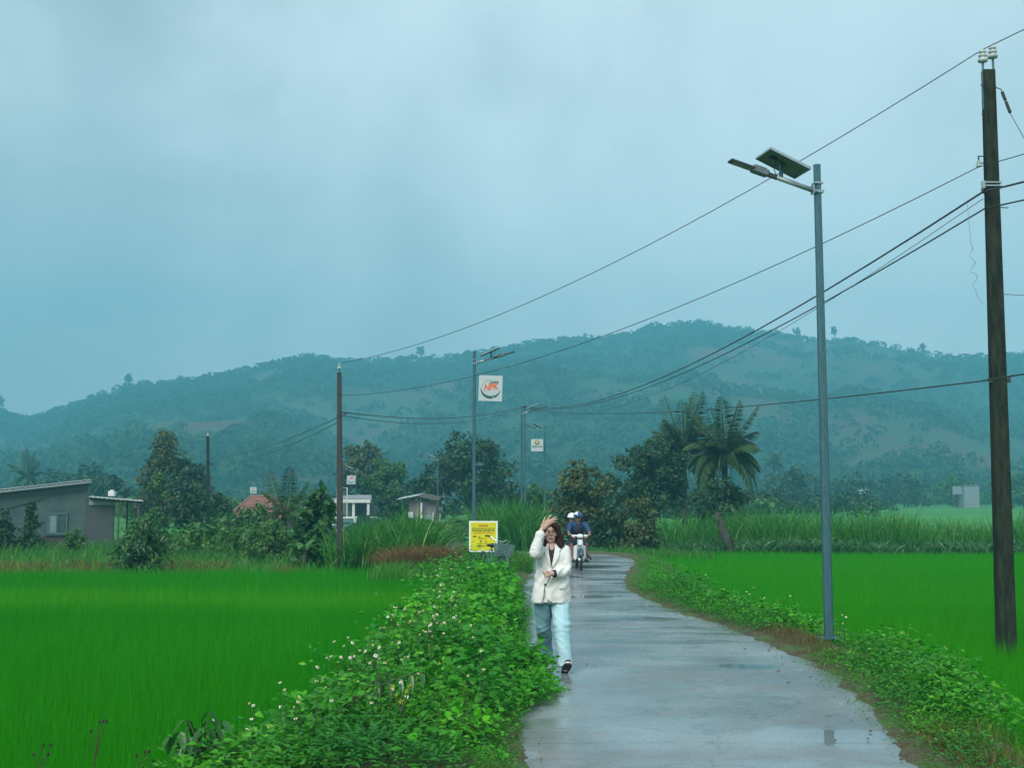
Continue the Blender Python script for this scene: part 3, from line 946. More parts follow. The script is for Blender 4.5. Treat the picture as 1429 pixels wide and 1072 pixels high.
def field_blades(name, n, x0, x1, y0, y1, h0, h1, w, lean0, lean1, mat, z=GZ, seg=3, seed=0, sel=None, clump=0.0):
    x = rng.uniform(x0, x1, n); y = rng.uniform(y0, y1, n)
    m = fbm(x * .35 + seed, y * .35, seed + 70, 4)
    keep = np.ones(n, bool) if sel is None else sel(x, y, m)
    x, y, m = x[keep], y[keep], m[keep]
    if clump:
        g = rng.normal(0, 1, (len(x), 2)) * .05; x = np.round(x / clump) * clump + g[:, 0] + (np.round(y / clump) % 2) * clump / 2; y = np.round(y / clump) * clump + g[:, 1]
    h = rng.uniform(h0, h1, len(x)) * (.5 + 1.0 * m)
    V, Fc = blades(np.column_stack([x, y, np.full(len(x), z)]), h, w * rng.uniform(.6, 1.3, len(x)), rng.uniform(0, 2 * PI, len(x)), rng.uniform(lean0, lean1, len(x)), seg)
    return tag(np_obj(name, V, Fc, mat), kind='stuff')


offroad = lambda x, y, m: (x < np.interp(y, [36, 39, 42.2, 47.5, 60, 85], [0, -.9, -3.0, -4.7, -6.2, -9.3]))
beyond = lambda x, y, m: (x > np.interp(y, [38, 42.4, 46.2, 51, 60, 85], [4.2, 3.6, 0, -1.3, -2.8, -5.8]) + .6)
field_blades('tall_grass', 15000, -26, -1.2, 35.2, 62, .35, .8, .035, .2, .9, TALL, seed=1, sel=offroad)
field_blades('tall_grass', 6000, -3.5, 0.2, 30, 41, .3, .65, .018, .2, .9, TALL, seed=2, z=-.1, sel=lambda x, y, m: (x < Ledge(y) - .5))
field_blades('tall_grass', 5200, -1.2, 0.6, 31.5, 38.5, .5, .85, .016, .2, .9, TALL, seed=12, z=.02, sel=lambda x, y, m: (x < Ledge(np.minimum(y, 36)) + .12 - .35 * np.clip(y - 35, 0, 9)) & (x > -1.2 + .8 * (y < 33.3)))
field_blades('rusty_weeds', 2200, -17, -8.6, 36, 40, .3, .65, .02, .3, 1.0, RUST, seed=13, z=-.4)
field_blades('verge_grass', 2600, 2.4, 7.0, 42.6, 48.5, .18, .4, .025, .2, .9, TALL, seed=3, z=-.2, sel=lambda x, y, m: (x > np.interp(y, [42.4, 45.7], [3.6, 0]) + .2))
# dry brown grass and tall cane grass left of the yellow board
field_blades('dry_grass_clump', 3600, gx(541, 36), gx(650, 36), 35.0, 36.6, .7, 1.35, .020, .5, 1.2, RUST, seed=4, z=-.36)
field_blades('dry_grass_clump', 260, gx(388, 36.5), gx(412, 36.5), 35.6, 37, .4, .8, .018, .5, 1.3, RUST, seed=5, z=-.42)
field_blades('cane_grass', 3200, gx(478, 40), gx(590, 40), 37.5, 44, 1.6, 2.5, .05, .25, 1.0, CANE, seed=6, z=-.45, seg=4, clump=.55)
field_blades('cane_grass', 900, gx(648, 46), gx(700, 46), 43.5, 47.5, 1.0, 1.8, .05, .25, 1.0, CANE, seed=7, z=-.45, seg=4, clump=.5, sel=offroad)
field_blades('cane_grass', 1600, gx(668, 57), gx(752, 57), 53, 60, 1.6, 2.9, .055, .2, .9, CANE, seed=8, z=-.45, seg=4, clump=.5)
# sugar cane with maize in front, right of the road
field_blades('sugar_cane', 5200, gx(915, 50), 24.5, 50.2, 54.5, 1.35, 2.25, .045, .1, .7, CANE, seed=9, seg=4, clump=.4)
field_blades('maize', 6500, gx(930, 48.6), 23.5, 47.9, 50.2, .7, 1.25, .06, .45, 1.25, CORN, seed=10, seg=4, clump=.34)

# ================================================================== trees
LEAF_DARK = leafy('leaf_dark', (.009, .036, .013), (.024, .076, .022), (.05, .12, .02), trans=.22, rough=.45, spec=.3)
LEAF_MID = leafy('leaf_mid', (.020, .085, .008), (.05, .16, .014), (.11, .22, .03), trans=.3, rough=.5)
LEAF_OLIVE = leafy('leaf_olive', (.030, .055, .012), (.070, .105, .022), (.13, .14, .035), trans=.28, rough=.5)
LEAF_PALE = leafy('leaf_pale', (.05, .12, .03), (.10, .20, .05), (.18, .28, .09), trans=.35, rough=.5)
LEAF_TEAK = leafy('leaf_teak', (.012, .065, .014), (.035, .13, .025), (.08, .2, .04), trans=.3, rough=.4, spec=.5)
FOREST = leafy('forest_leaves', (.018, .048, .015), (.030, .075, .022), (.045, .10, .03), trans=.2, rough=.7, spec=.1, patch=(.036, .088, .026), patch_scale=.012)
PALMLEAF = leafy('palm_leaflets', (.025, .075, .022), (.06, .12, .035), (.13, .14, .05), trans=.3, rough=.45)
BANANA = leafy('banana_leaf', (.05, .15, .04), (.09, .22, .06), (.14, .28, .08), trans=.35, rough=.4)


def crown(lobes, n, leaf, shell=.55, aspect=.5, up=.5, sub=9, spread=.30):
    """leaves gathered in clumps over the lobes of a crown"""
    vol = np.array([r[0] * r[1] * r[2] for c, r in lobes]) ** .75; vol /= vol.sum()
    parts = []
    for (c, r), f in zip(lobes, vol):
        k_ = max(int(n * f), 12); c = np.array(c); r = np.array(r)
        q = unit(sub); q[:, 2] = np.where(q[:, 2] < -.55, -q[:, 2], q[:, 2]); q = q * (shell + (1 - shell) * rng.uniform(.3, 1, sub))[:, None]
        cs = c + q * r
        j = rng.integers(0, sub, k_)
        rr = r.mean() * spread * (1 + .9 * rng.uniform(0, 1, sub))[j]
        off = unit(k_) * (rng.uniform(0, 1, k_) ** .45 * rr)[:, None]; off[:, 2] *= .75
        P = cs[j] + off
        out = norm(off * .8 + (cs[j] - c) * .8 + np.array([0, 0, up * r[2]]))
        N = norm(out + rng.normal(0, .45, (k_, 3)))
        D = norm(np.cross(N, unit(k_)) + rng.normal(0, .2, (k_, 3)) - np.array([0, 0, .25]))
        L = leaf * rng.uniform(.6, 1.3, k_)
        parts.append(leaves4(P, D, N, L, L * aspect, .18))
    return join(parts)


def auto_lobes(h, w, base, n, cone=0.0, flat=1.0):
    L = []
    for i in range(n):
        f = (i + .5) / n
        z = base + (h - base) * (.12 + .80 * f)
        prof = math.sin(PI * (.18 + .74 * f)) ** .7 if not cone else max(.12, 1 - f * cone)
        a = i * 2.4 + random.uniform(-.5, .5); rr = w * .5 * prof
        rad = max(w * .17, rr * random.uniform(.42, .58))
        d = max(rr - rad * .8, 0) * random.uniform(.65, 1.05)
        L.append(((d * math.cos(a), d * math.sin(a) * .85, z), (rad, rad, rad * .72 * flat)))
    if base < .12 * h:
        for i in range(5):
            a = i * 1.26 + .4; L.append(((w * .30 * math.cos(a), w * .26 * math.sin(a), h * .16), (w * .20, w * .20, h * .16)))
    L.append(((0, 0, base + (h - base) * .45), (w * .30, w * .28, (h - base) * .36)))
    return L


def tree(name, label, cat, x, y, h, w, base, n, leaf, mat, z0=GZ, nl=9, cone=0.0, lobes=None, trunk=.0, group=None, aspect=.5, shell=.55, flat=1.0, spread=.30, up=.5, lean=(0, 0), bark=None):
    root = empty(name, (x, y, z0), 0, label, cat, group)
    lobes = lobes or auto_lobes(h, w, base, nl, cone, flat)
    tr = trunk or max(.05, h * .022)
    mb = MB(); hub = Vector((lean[0], lean[1], max(base * .9, h * .22)))
    mb.tube([(0, 0, -.3), (lean[0] * .3, lean[1] * .3, hub.z * .5), hub], [tr * 1.35, tr, tr * .85], 8)
    for c, r in lobes:
        c = Vector(c); mid = hub * .45 + c * .55 + Vector((0, 0, -.1 * h * .3))
        mb.tube([hub, mid, c], [tr * .6, tr * .35, tr * .12], 5)
        for _ in range(2):
            e = c + Vector((random.uniform(-1, 1) * r[0], random.uniform(-1, 1) * r[1], random.uniform(-.3, .9) * r[2]))
            mb.tube([mid, (mid + e) * .5 + Vector((0, 0, .03 * h)), e], [tr * .25, tr * .15, tr * .05], 4)
    mb.obj('trunk', bark or BARK, root, True)
    V, Fc = crown(lobes, n, leaf, shell, aspect, up, spread=spread)
    np_obj('crown', V, Fc, mat, root)
    return root


def tpx(name, label, cat, px, d, ptop, wpx, base_frac, n, leaf, mat, z0=GZ, **kw):
    """tree given by the column it stands on, its distance, the row of its top and its width in photograph pixels"""
    h = hz(ptop, d) - z0
    return tree(name, label, cat, gx(px, d, z0), d, h, wpx * d / F, h * base_frac, n, leaf, mat, z0=z0, **kw)


random.seed(21)
# ---- behind the road, right of centre
tpx('mango_tree', 'broad dark mango tree with a dense rounded crown left of the coconut palms', 'tree', 913, 72, 614, 140, .22, 5200, .30, LEAF_DARK, nl=12)
tpx('bushy_tree', 'olive green bushy tree beside the road bend behind the motorcycle riders', 'tree', 812, 53, 640, 112, .06, 4600, .21, LEAF_OLIVE, nl=13, aspect=.55)
tpx('shrub', 'low olive shrub at the road bend between the bushy tree and the sugar cane', 'shrub', 893, 51, 690, 80, .03, 2600, .18, LEAF_OLIVE, nl=9)
tpx('shrub', 'dark leafy shrub growing low at the foot of the bushy tree', 'shrub', 852, 51.5, 706, 74, .02, 1900, .17, LEAF_DARK, nl=8)
tpx('shrub', 'mid green shrub behind the lamp post that carries the round yellow emblem', 'shrub', 748, 92, 676, 70, .05, 2200, .30, LEAF_MID, nl=8)
tpx('bushy_tree', 'dark tree half hidden under the lower fronds of the taller palm', 'tree', 1008, 65.5, 664, 100, .04, 3400, .28, LEAF_DARK, nl=8)
# ---- behind the yellow board
tpx('shade_tree', 'large dark shade tree behind the lamp post with the square banner', 'tree', 656, 96, 611, 142, .20, 6000, .36, LEAF_DARK, nl=13)
tpx('shrub', 'grey green low bush at the right foot of the large shade tree', 'shrub', 712, 90, 668, 60, .05, 1500, .30, LEAF_DARK, nl=7)
# ---- middle left, round the houses
tpx('tall_tree', 'tall olive tree rising behind the middle concrete pole', 'tree', 508, 126, 617, 86, .2, 3600, .42, LEAF_OLIVE, nl=11)
tpx('round_tree', 'bright green round tree in front of the grey gabled house', 'tree', 540, 113, 640, 74, .2, 3200, .36, LEAF_MID, nl=10)
tpx('round_tree', 'dark round tree over the white sheet roofed shed', 'tree', 590, 104, 664, 66, .25, 2200, .34, LEAF_DARK, nl=9)
tpx('shrub', 'dark garden shrub in front of the white eaved house', 'shrub', 546, 92, 690, 60, .05, 1700, .30, LEAF_DARK, nl=7)
tpx('teak_sapling', 'large leaved young teak tree left of the middle concrete pole', 'tree', 443, 41.5, 676, 58, .05, 900, .34, LEAF_TEAK, nl=12, aspect=.62, spread=.42, flat=1.2)
tpx('shrub', 'mid green garden bush below the red tiled roof', 'shrub', 350, 66, 706, 92, .04, 2600, .24, LEAF_MID, nl=9)
tpx('shrub', 'yellow green bush along the grassy bank below the red tiled roof', 'shrub', 372, 46, 728, 96, .03, 2200, .17, LEAF_MID, nl=9)
# ---- far left
tpx('tall_tree', 'tall cone shaped olive tree left of the far concrete pole', 'tree', 228, 96, 598, 100, .06, 6200, .34, LEAF_OLIVE, nl=14, cone=.85)
tpx('shade_tree', 'dark broad tree close beside the cone shaped olive tree', 'tree', 262, 92, 640, 74, .15, 3600, .34, LEAF_DARK, nl=10)
tpx('slender_tree', 'slender pale green tree with bare lower trunk before the cone shaped tree', 'tree', 221, 74, 655, 36, .5, 700, .22, LEAF_PALE, nl=6, trunk=.06)
tpx('round_tree', 'dark round garden tree at the foot of the far concrete pole', 'tree', 268, 68, 680, 58, .12, 2600, .24, LEAF_DARK, nl=9)
tpx('shrub', 'dark bush just right of the far concrete pole', 'shrub', 307, 70, 686, 46, .06, 1700, .24, LEAF_DARK, nl=8)
tpx('shrub', 'low grey green bush between the open lean-to and the round garden tree', 'shrub', 214, 64, 708, 46, .04, 1300, .22, LEAF_MID, nl=7)
tpx('conical_shrub', 'dark pointed shrub standing against the wall of the grey shed', 'shrub', 40, 52, 695, 38, .03, 1500, .17, LEAF_DARK, nl=9, cone=.9)
tpx('shrub', 'dark rounded shrub against the shed wall at the picture edge', 'shrub', 5, 52, 709, 34, .03, 1200, .17, LEAF_DARK, nl=7)
tpx('shrub', 'small green bush under the shed window', 'shrub', 103, 50, 738, 32, .03, 800, .16, LEAF_MID, nl=6)
tpx('spreading_shrub', 'dark spreading shrub alone at the edge of the left paddy', 'shrub', 195, 36.6, 722, 88, .02, 1700, .20, LEAF_TEAK, nl=12, aspect=.34, spread=.36)
# ---- background bushes, right
tpx('bushy_tree', 'hazy round tree at the hill foot just right of the palms', 'tree', 1108, 205, 655, 92, .05, 2200, .62, LEAF_DARK, nl=9, group='hazy trees at the hill foot')
for px, d, top, w, lab in ((1196, 235, 664, 80, 'hazy tree behind the tiny white hut'), (1262, 250, 660, 84, 'hazy tree left of the pale sheet walled hut'), (1335, 262, 664, 60, 'hazy low tree right behind the pale sheet walled hut'),
                           (1413, 240, 658, 70, 'hazy tree at the picture edge right of the nearest concrete pole'), (70, 190, 660, 96, 'hazy tree behind the sloping shed roof'), (130, 170, 650, 84, 'hazy tree above the lean-to, left of the cone shaped tree'), (160, 150, 664, 60, 'hazy low tree behind the lean-to roof')):
    tpx('hazy_tree', lab, 'tree', px, d, top, w, .05, 1500, .7, LEAF_MID if px % 2 else LEAF_DARK, nl=8, group='hazy trees at the hill foot')

# ---- wood along the foot of the hill and forest on its slope
def clump_mass(name, X, Y, Z, R, nleaf, leaf, mat, squash=.7):
    n = len(X)
    q = unit(n * nleaf); q[:, 2] = np.abs(q[:, 2]) * 1.0 - .25
    j = np.repeat(np.arange(n), nleaf); Rj = R[j]
    f = rng.uniform(.75, 1.05, n * nleaf)
    P = np.column_stack([X[j], Y[j], Z[j] + Rj * .55]) + q * (Rj * f)[:, None] * np.array([1, 1, squash])
    N = norm(q + rng.normal(0, .35, q.shape)); D = norm(np.cross(N, unit(len(N))))
    L = leaf * Rj * rng.uniform(.7, 1.3, len(P))
    V, Fc = leaves4(P - D * L[:, None] * .5, D, N, L, L * .8, .12)
    return tag(np_obj(name, V, Fc, mat), kind='stuff')


n = 330
X = rng.uniform(-.62, .62, n); Y = rng.uniform(300, 400, n); X = X * Y
clump_mass('wood_at_hill_foot', X, Y, np.full(n, GZ), rng.uniform(2.4, 5.0, n), 150, .23, FOREST, 1.0)
n = 13000
u = rng.uniform(-.60, .60, n); t = 1.03 * rng.uniform(0.02, 1, n) ** .8
Y = 350 + t * (1000 + 60 * np.sin(7 * u + .5) - 350); X = u * Y
ridge = np.abs(t - 1) < .035
keep = (rng.uniform(0, 1, n) < cover(X, Y) * .60 + .05) | (ridge & (rng.uniform(0, 1, n) < .8) & ~((u > .25) & (u < .36)))
X, Y = X[keep], Y[keep]
R = rng.uniform(2.8, 6.0, len(X)) * (.75 + .5 * fbm(X / 40, Y / 40, 77, 2))
clump_mass('hillside_forest', X, Y, hill_z(X, Y) - 1.0, R, 32, .44, FOREST, .85)

def scrub(name, n, p0, p1, d0, d1, r0, r1, mat):
    y = rng.uniform(d0, d1, n); px = rng.uniform(p0, p1, n); x = (px - 714.5) / F * y
    return clump_mass(name, x, y, np.full(n, GZ - .3), rng.uniform(r0, r1, n), 170, .20, mat, .8)


scrub('background_scrub', 46, 120, 470, 100, 150, 1.2, 2.6, LEAF_MID)
scrub('background_scrub', 40, 470, 730, 108, 160, 1.2, 2.8, LEAF_DARK)
scrub('background_scrub', 46, 1030, 1250, 120, 230, 1.3, 2.8, LEAF_DARK)
scrub('background_scrub', 26, 690, 1030, 95, 150, 1.3, 2.8, LEAF_DARK)
scrub('background_scrub', 40, 1200, 1440, 285, 300, 1.6, 3.2, LEAF_MID)
scrub('garden_scrub', 34, 200, 470, 47, 70, .6, 1.3, LEAF_MID)
scrub('garden_scrub', 22, 545, 660, 62, 80, .7, 1.3, LEAF_MID)

# lone trees that stand out on the ridge
for px, w, dz, lab in ((587, 8.5, 9, 'lone tree standing up from the middle of the ridge'), (1164, 6, 8.5, 'lone upright tree on the bare right shoulder of the ridge'),
                       (1287, 6.5, 5.5, 'small flat lone tree low on the bare shoulder of the ridge'), (181, 8, 8, 'pointed lone tree on the left slope of the ridge'), (1112, 7, 7, 'feathery tree at the end of the wooded ridge before the bare shoulder'), (3, 8, 9, 'tree on the ridge at the left picture edge')):
    u = at(px, 480, 1.0).x; D = 1000 + 60 * math.sin(7 * u + .5)
    y = D - 6; x = u * y; z = float(hill_z(np.array([x]), np.array([y]))[0])
    tree('ridge_tree', lab, 'tree', x, y, dz + 4, w, 4.5, 420, 1.3, LEAF_DARK, z0=z, nl=6, trunk=.35, aspect=.7)


# ---- palms
def frond_mesh(L, nl, w, droop, seed, stiff=.35):
    r = random.Random(seed)
    pts = []
    for i in range(11):
        t = i / 10
        pts.append(Vector((L * (t - .18 * droop * t ** 3), L * .03 * math.sin(seed + 3 * t), L * (stiff * t - droop * .62 * t ** 2.4))))
    mb = MB(); mb.tube(pts, [.03 - .024 * i / 10 for i in range(11)], 4)
    V, Fc = [], []
    P = []; D = []; N = []; LL = []
    for i in range(nl):
        t = .14 + .86 * (i + .5) / nl
        f = t * 10; a = min(int(f), 9); p = pts[a].lerp(pts[a + 1], f - a); tg = (pts[a + 1] - pts[a]).normalized()
        for s in (-1, 1):
            side = Vector((0, s, 0))
            d = (tg * .55 + side * (.8 + .1 * r.random()) + Vector((0, 0, -.38 - .35 * r.random()))).normalized()
            P.append(p); D.append(d); N.append(Vector((0, 0, 1)).cross(d).cross(d) * -1)
            LL.append(w * (math.sin(PI * min(1, .12 + .88 * t)) ** .6 + .12) * r.uniform(.8, 1.1))
    P = np.array([tuple(v) for v in P]); D = norm(np.array([tuple(v) for v in D])); N = norm(np.array([tuple(v) for v in N]))
    lv, lf = leaves4(P, D, N, np.array(LL), np.array(LL) * .075 + .012, .05)
    me = bpy.data.meshes.new('frond')
    nv = len(mb.v)
    me.from_pydata(list(mb.v) + [tuple(q) for q in lv], [], [tuple(q) for q in mb.f] + [tuple(int(i) + nv for i in q) for q in lf])
    me.materials.append(PALMLEAF); me.update()
    return me


FR = [frond_mesh(1, 54, .29, d, i, st) for i, (d, st) in enumerate(((.15, .95), (.55, .75), (.9, .55), (1.25, .35), (1.5, .1)))]


def palm(label, x, y, trunk_h, L, n, lean=(0, 0), name='coconut_palm', tr=.16, z0=GZ, up=.0, group=None):
    root = empty(name, (x, y, z0), 0, label, 'palm tree', group)
    mb = MB(); top = Vector((lean[0], lean[1], trunk_h))
    mb.tube([(0, 0, -.3), (lean[0] * .25, lean[1] * .25, trunk_h * .5), top], [tr * 1.3, tr, tr * .8], 9)
    mb.ball(top, (tr * 1.3, tr * 1.3, tr * 1.6))
    mb.obj('trunk', BARK, root, True)
    for i in range(n):
        f = i / n
        me = FR[min(4, int(f * 5 + random.uniform(-.3, .5 - up)) if f > .05 else 0) if f * 5 >= .5 else 0]
        o = bpy.data.objects.new('frond', me); COL.objects.link(o); o.parent = root
        o.location = top + Vector((0, 0, .1)); s = L * random.uniform(.85, 1.1)
        o.scale = (s, s, s)
        o.rotation_euler = (random.uniform(-.15, .15), -(.75 - .75 * f) * random.uniform(.3, 1.0), i * 2.399 + random.uniform(-.2, .2))
    return root


z = hz(641, 68) - GZ
palm('taller coconut palm with upright fronds standing clear against the hill', gx(1012, 68), 68, z, 2.5, 36, name='coconut_palm')
z = hz(634, 79) - GZ
palm('shorter coconut palm rising behind the mango tree crown', gx(956, 79), 79, z, 2.9, 32)
palm('small hazy coconut palm far off beyond the sloping shed roof', gx(38, 175), 175, hz(668, 175) - GZ, 3.4, 14, group=None)
palm('small hazy palm at the hill foot right of the tall coconut palm', gx(1081, 240), 240, hz(648, 240) - GZ, 2.8, 12)
palm('young coconut palm with drooping fronds in front of the red tiled roof', gx(397, 50), 50, hz(722, 50) - GZ, 1.4, 13, tr=.11, up=.2)

# leaning dead trunk wrapped in creeper among the cane
root = empty('dead_trunk', (gx(1024, 47.9), 47.9, GZ), 0, 'leaning dead palm trunk wrapped in creeper in front of the cane', 'tree trunk')
mb = MB(); mb.tube([(0, 0, -.1), (-.22, 0, .6), (-.4, .05, 1.1), (-.62, .1, 1.75)], [.17, .15, .16, .11], 9); mb.obj('trunk', BARK, root, True)
V, Fc = crown([((-.1, -.05, .4), (.22, .22, .4)), ((-.35, 0, .95), (.24, .24, .4)), ((-.55, .1, 1.5), (.2, .2, .3))], 260, .11, LEAF_OLIVE and .6, .5)
np_obj('creeper', V, Fc, LEAF_OLIVE, root)

# banana plants
def banana(label, x, y, h, z0=GZ, n=8, L=1.5, mat=None, group=None):
    root = empty('banana_plant', (x, y, z0), 0, label, 'banana plant', group)
    MB().tube([(0, 0, -.2), (.03, 0, h * .3), (.05, 0, h * .55)], [.10, .09, .05], 8).obj('stem', STEM, root, True)
    for i in range(n):
        a = i * 2.4 + random.uniform(-.3, .3); el = random.uniform(.5, 1.35); d = random.uniform(.5, 1.1)
        V, Fc = [], []
        for k2 in range(9):
            t = k2 / 8
            p = Vector((L * math.cos(el) * t + .1 * t, 0, h * .5 + L * (math.sin(el) * t - d * t ** 2.3 * .7)))
            ww = L * .16 * math.sin(PI * min(1, .05 + .95 * t)) ** .6
            V += [p + Vector((0, -ww, ww * .35)), p, p + Vector((0, ww, ww * .35))]
        for k2 in range(8):
            o = k2 * 3
            Fc += [(o, o + 1, o + 4, o + 3), (o + 1, o + 2, o + 5, o + 4)]
        me = bpy.data.meshes.new('leaf'); me.from_pydata([tuple(v) for v in V], [], Fc); me.update()
        o = link('leaf', me, mat or BANANA, root); o.rotation_euler = (0, 0, a)
    return root


banana('pale banana plant at the hill foot right of the tall coconut palm', gx(1070, 104), 104, 2.9, n=9, L=2.0)
banana('low banana plant with one broad leaf in front of the far concrete pole', gx(273, 60), 60, 1.5, n=5, L=.95)
banana('young banana plant at the foot of the teak sapling', gx(424, 40.5), 40.5, 1.2, n=5, L=.8)
banana('dark banana clump beside the lean-to of the grey shed', gx(318, 62), 62, 2.0, n=7, L=1.1)


# ---- single plants in the foreground of the left bank
def pinnate_plant(name, label, cat, x, y, z, stems, mat, L, Wd, nl, down=.6):
    """stems with rows of long leaflets, each leaf a part of its own"""
    root = empty(name, (x, y, z), 0, label, cat)
    mb = MB()
    for (az, ln, el) in stems:
        pts = [Vector((math.cos(az) * ln * t * math.cos(el), math.sin(az) * ln * t * math.cos(el), ln * (math.sin(el) * t - .25 * t * t))) for t in (0, .25, .5, .75, 1)]
        mb.tube(pts, [.008, .007, .006, .004, .002], 5)
        sd_ = Vector((-math.sin(az), math.cos(az), 0))
        for i in range(nl):
            t = .25 + .75 * i / (nl - 1); f = t * 4; a = min(int(f), 3); p = pts[a].lerp(pts[a + 1], f - a); tg = (pts[a + 1] - pts[a]).normalized()
            for s in (-1, 1):
                d = (sd_ * s * .75 + tg * .35 + Vector((0, 0, -down * random.uniform(.6, 1.3)))).normalized()
                nn = Vector((0, 0, 1)) - d * d.z
                nn = (nn + Vector((random.uniform(-.2, .2), random.uniform(-.2, .2), 0))).normalized()
                l_ = L * random.uniform(.8, 1.15)
                V, Fc = leaves7(np.array([tuple(p)]), np.array([tuple(d)]), np.array([tuple(nn)]), l_, Wd * l_ / L, .25)
                np_obj('leaf', V, Fc, mat, root)
    mb.obj('stem', STEM, root)
    return root


BIGLEAF = leafy('big_dark_leaf', (.014, .085, .012), (.03, .15, .02), None, trans=.3, rough=.35, spec=.5)
YOUNG = leafy('young_yellow_leaf', (.16, .24, .02), (.24, .30, .03), None, trans=.4, rough=.4, spec=.4)
y = 9.6
pinnate_plant('pinnate_sapling', 'dark sapling with long hanging leaflets among the white flowers', 'plant', gx(468, y, .5), y, .30, [(-.1, .85, .70), (.25, .6, .85)], BIGLEAF, .16, .055, 7, 1.1)
y = 9.5
pinnate_plant('pinnate_sapling', 'dark broad leaved sapling left of the flowers at the paddy edge', 'plant', gx(284, y, .2), y, .0, [(2.6, .42, 1.15), (.4, .40, 1.2), (-2.2, .40, 1.0), (1.5, .46, 1.3), (3.1, .36, .8), (-1.2, .38, 1.2)], BIGLEAF, .15, .066, 4, 1.0)
y = 9.05
pinnate_plant('yellow_seedling', 'yellow green seedling with upright leaves in the near weeds', 'plant', gx(560, y, .5), y, .42, [(.2, .22, 1.3), (2.8, .2, 1.2)], YOUNG, .075, .032, 3, -.6)
pinnate_plant('dark_seedling', 'dark narrow leaved seedling leaning over the road edge', 'plant', gx(722, 18.3, .4), 18.3, .12, [(-.4, .42, 1.1), (.3, .36, 1.2), (-1.5, .3, 1.2)], BIGLEAF, .14, .03, 4, .35)
# dry seed heads in the near left corner
for px, top, lab in ((140, 1008, 'taller dry brown seed stalk in the near paddy corner'), (62, 1040, 'shorter dry brown seed stalk at the near paddy corner'), (205, 1050, 'bent dry seed stalk left of the broad leaved sapling')):
    y = 9.0; root = empty('seed_stalk', (gx(px - 15, y, 0), y, GZ), 0, lab, 'plant')
    h = hz(top, y) - GZ; mb = MB(); tip = Vector((.06, 0, h))
    mb.tube([(0, 0, 0), (.03, 0, h * .6), tip], [.006, .005, .003], 5)
    ends = [tip]
    for s in (-1, 1, .6):
        e = tip + Vector((s * .06, random.uniform(-.04, .04), random.uniform(-.07, .02))); mb.tube([(.035, 0, h * .68), e], [.003, .002], 4); ends.append(e)
    mb.obj('stem', surf('dry_stem', (.03, .03, .012), (.05, .045, .02), rough=.8), root)
    for e in ends: MB().ball(e, (.010, .010, .014), None, 7, 5).obj('seed_head', surf('dry_seed', (.020, .014, .008), (.035, .024, .012), rough=.9), root)

# ================================================================== lettering
def text(s, size, mat, parent, loc, rz=0.0, name='lettering', bold=0.0, shear=0.0, ext=0.002, roll=0.0, width=None):
    """printed words standing upright, facing the road (-Y)"""
    cu = bpy.data.curves.new('t', 'FONT'); cu.body = s; cu.size = size; cu.align_x = 'CENTER'; cu.align_y = 'CENTER'
    cu.offset = bold; cu.shear = shear; cu.extrude = ext
    o = bpy.data.objects.new('t', cu); COL.objects.link(o)
    dg = bpy.context.evaluated_depsgraph_get(); dg.update()
    me = bpy.data.meshes.new_from_object(o.evaluated_get(dg))
    bpy.data.objects.remove(o)
    me.materials.clear()
    if width:
        xs_ = [v.co.x for v in me.vertices]
        if xs_:
            k2 = width / (max(xs_) - min(xs_))
            for v in me.vertices: v.co.x *= k2
    r = link(name, me, mat, parent)
    r.location = loc; r.rotation_euler = (PI / 2, roll, rz)
    return r


INK_GREEN = surf('ink_dark_green', (.004, .09, .06), (.004, .08, .05), rough=.5)
INK_ORANGE = surf('ink_orange', (.62, .14, .03), (.58, .12, .03), rough=.5)
INK_RED = surf('ink_red', (.45, .05, .01), (.42, .045, .01), rough=.5)
INK_OLIVE = surf('ink_olive', (.035, .07, .005), (.03, .06, .005), rough=.5)
INK_YELLOW = surf('ink_yellow', (.55, .40, .04), (.5, .36, .04), rough=.5)
BOARD_YELLOW = surf('board_yellow', (.62, .58, .004), (.55, .53, .004), rough=.4, scale=2)
BOARD_WHITE = surf('board_white', (.75, .78, .76), (.70, .73, .72), rough=.45)

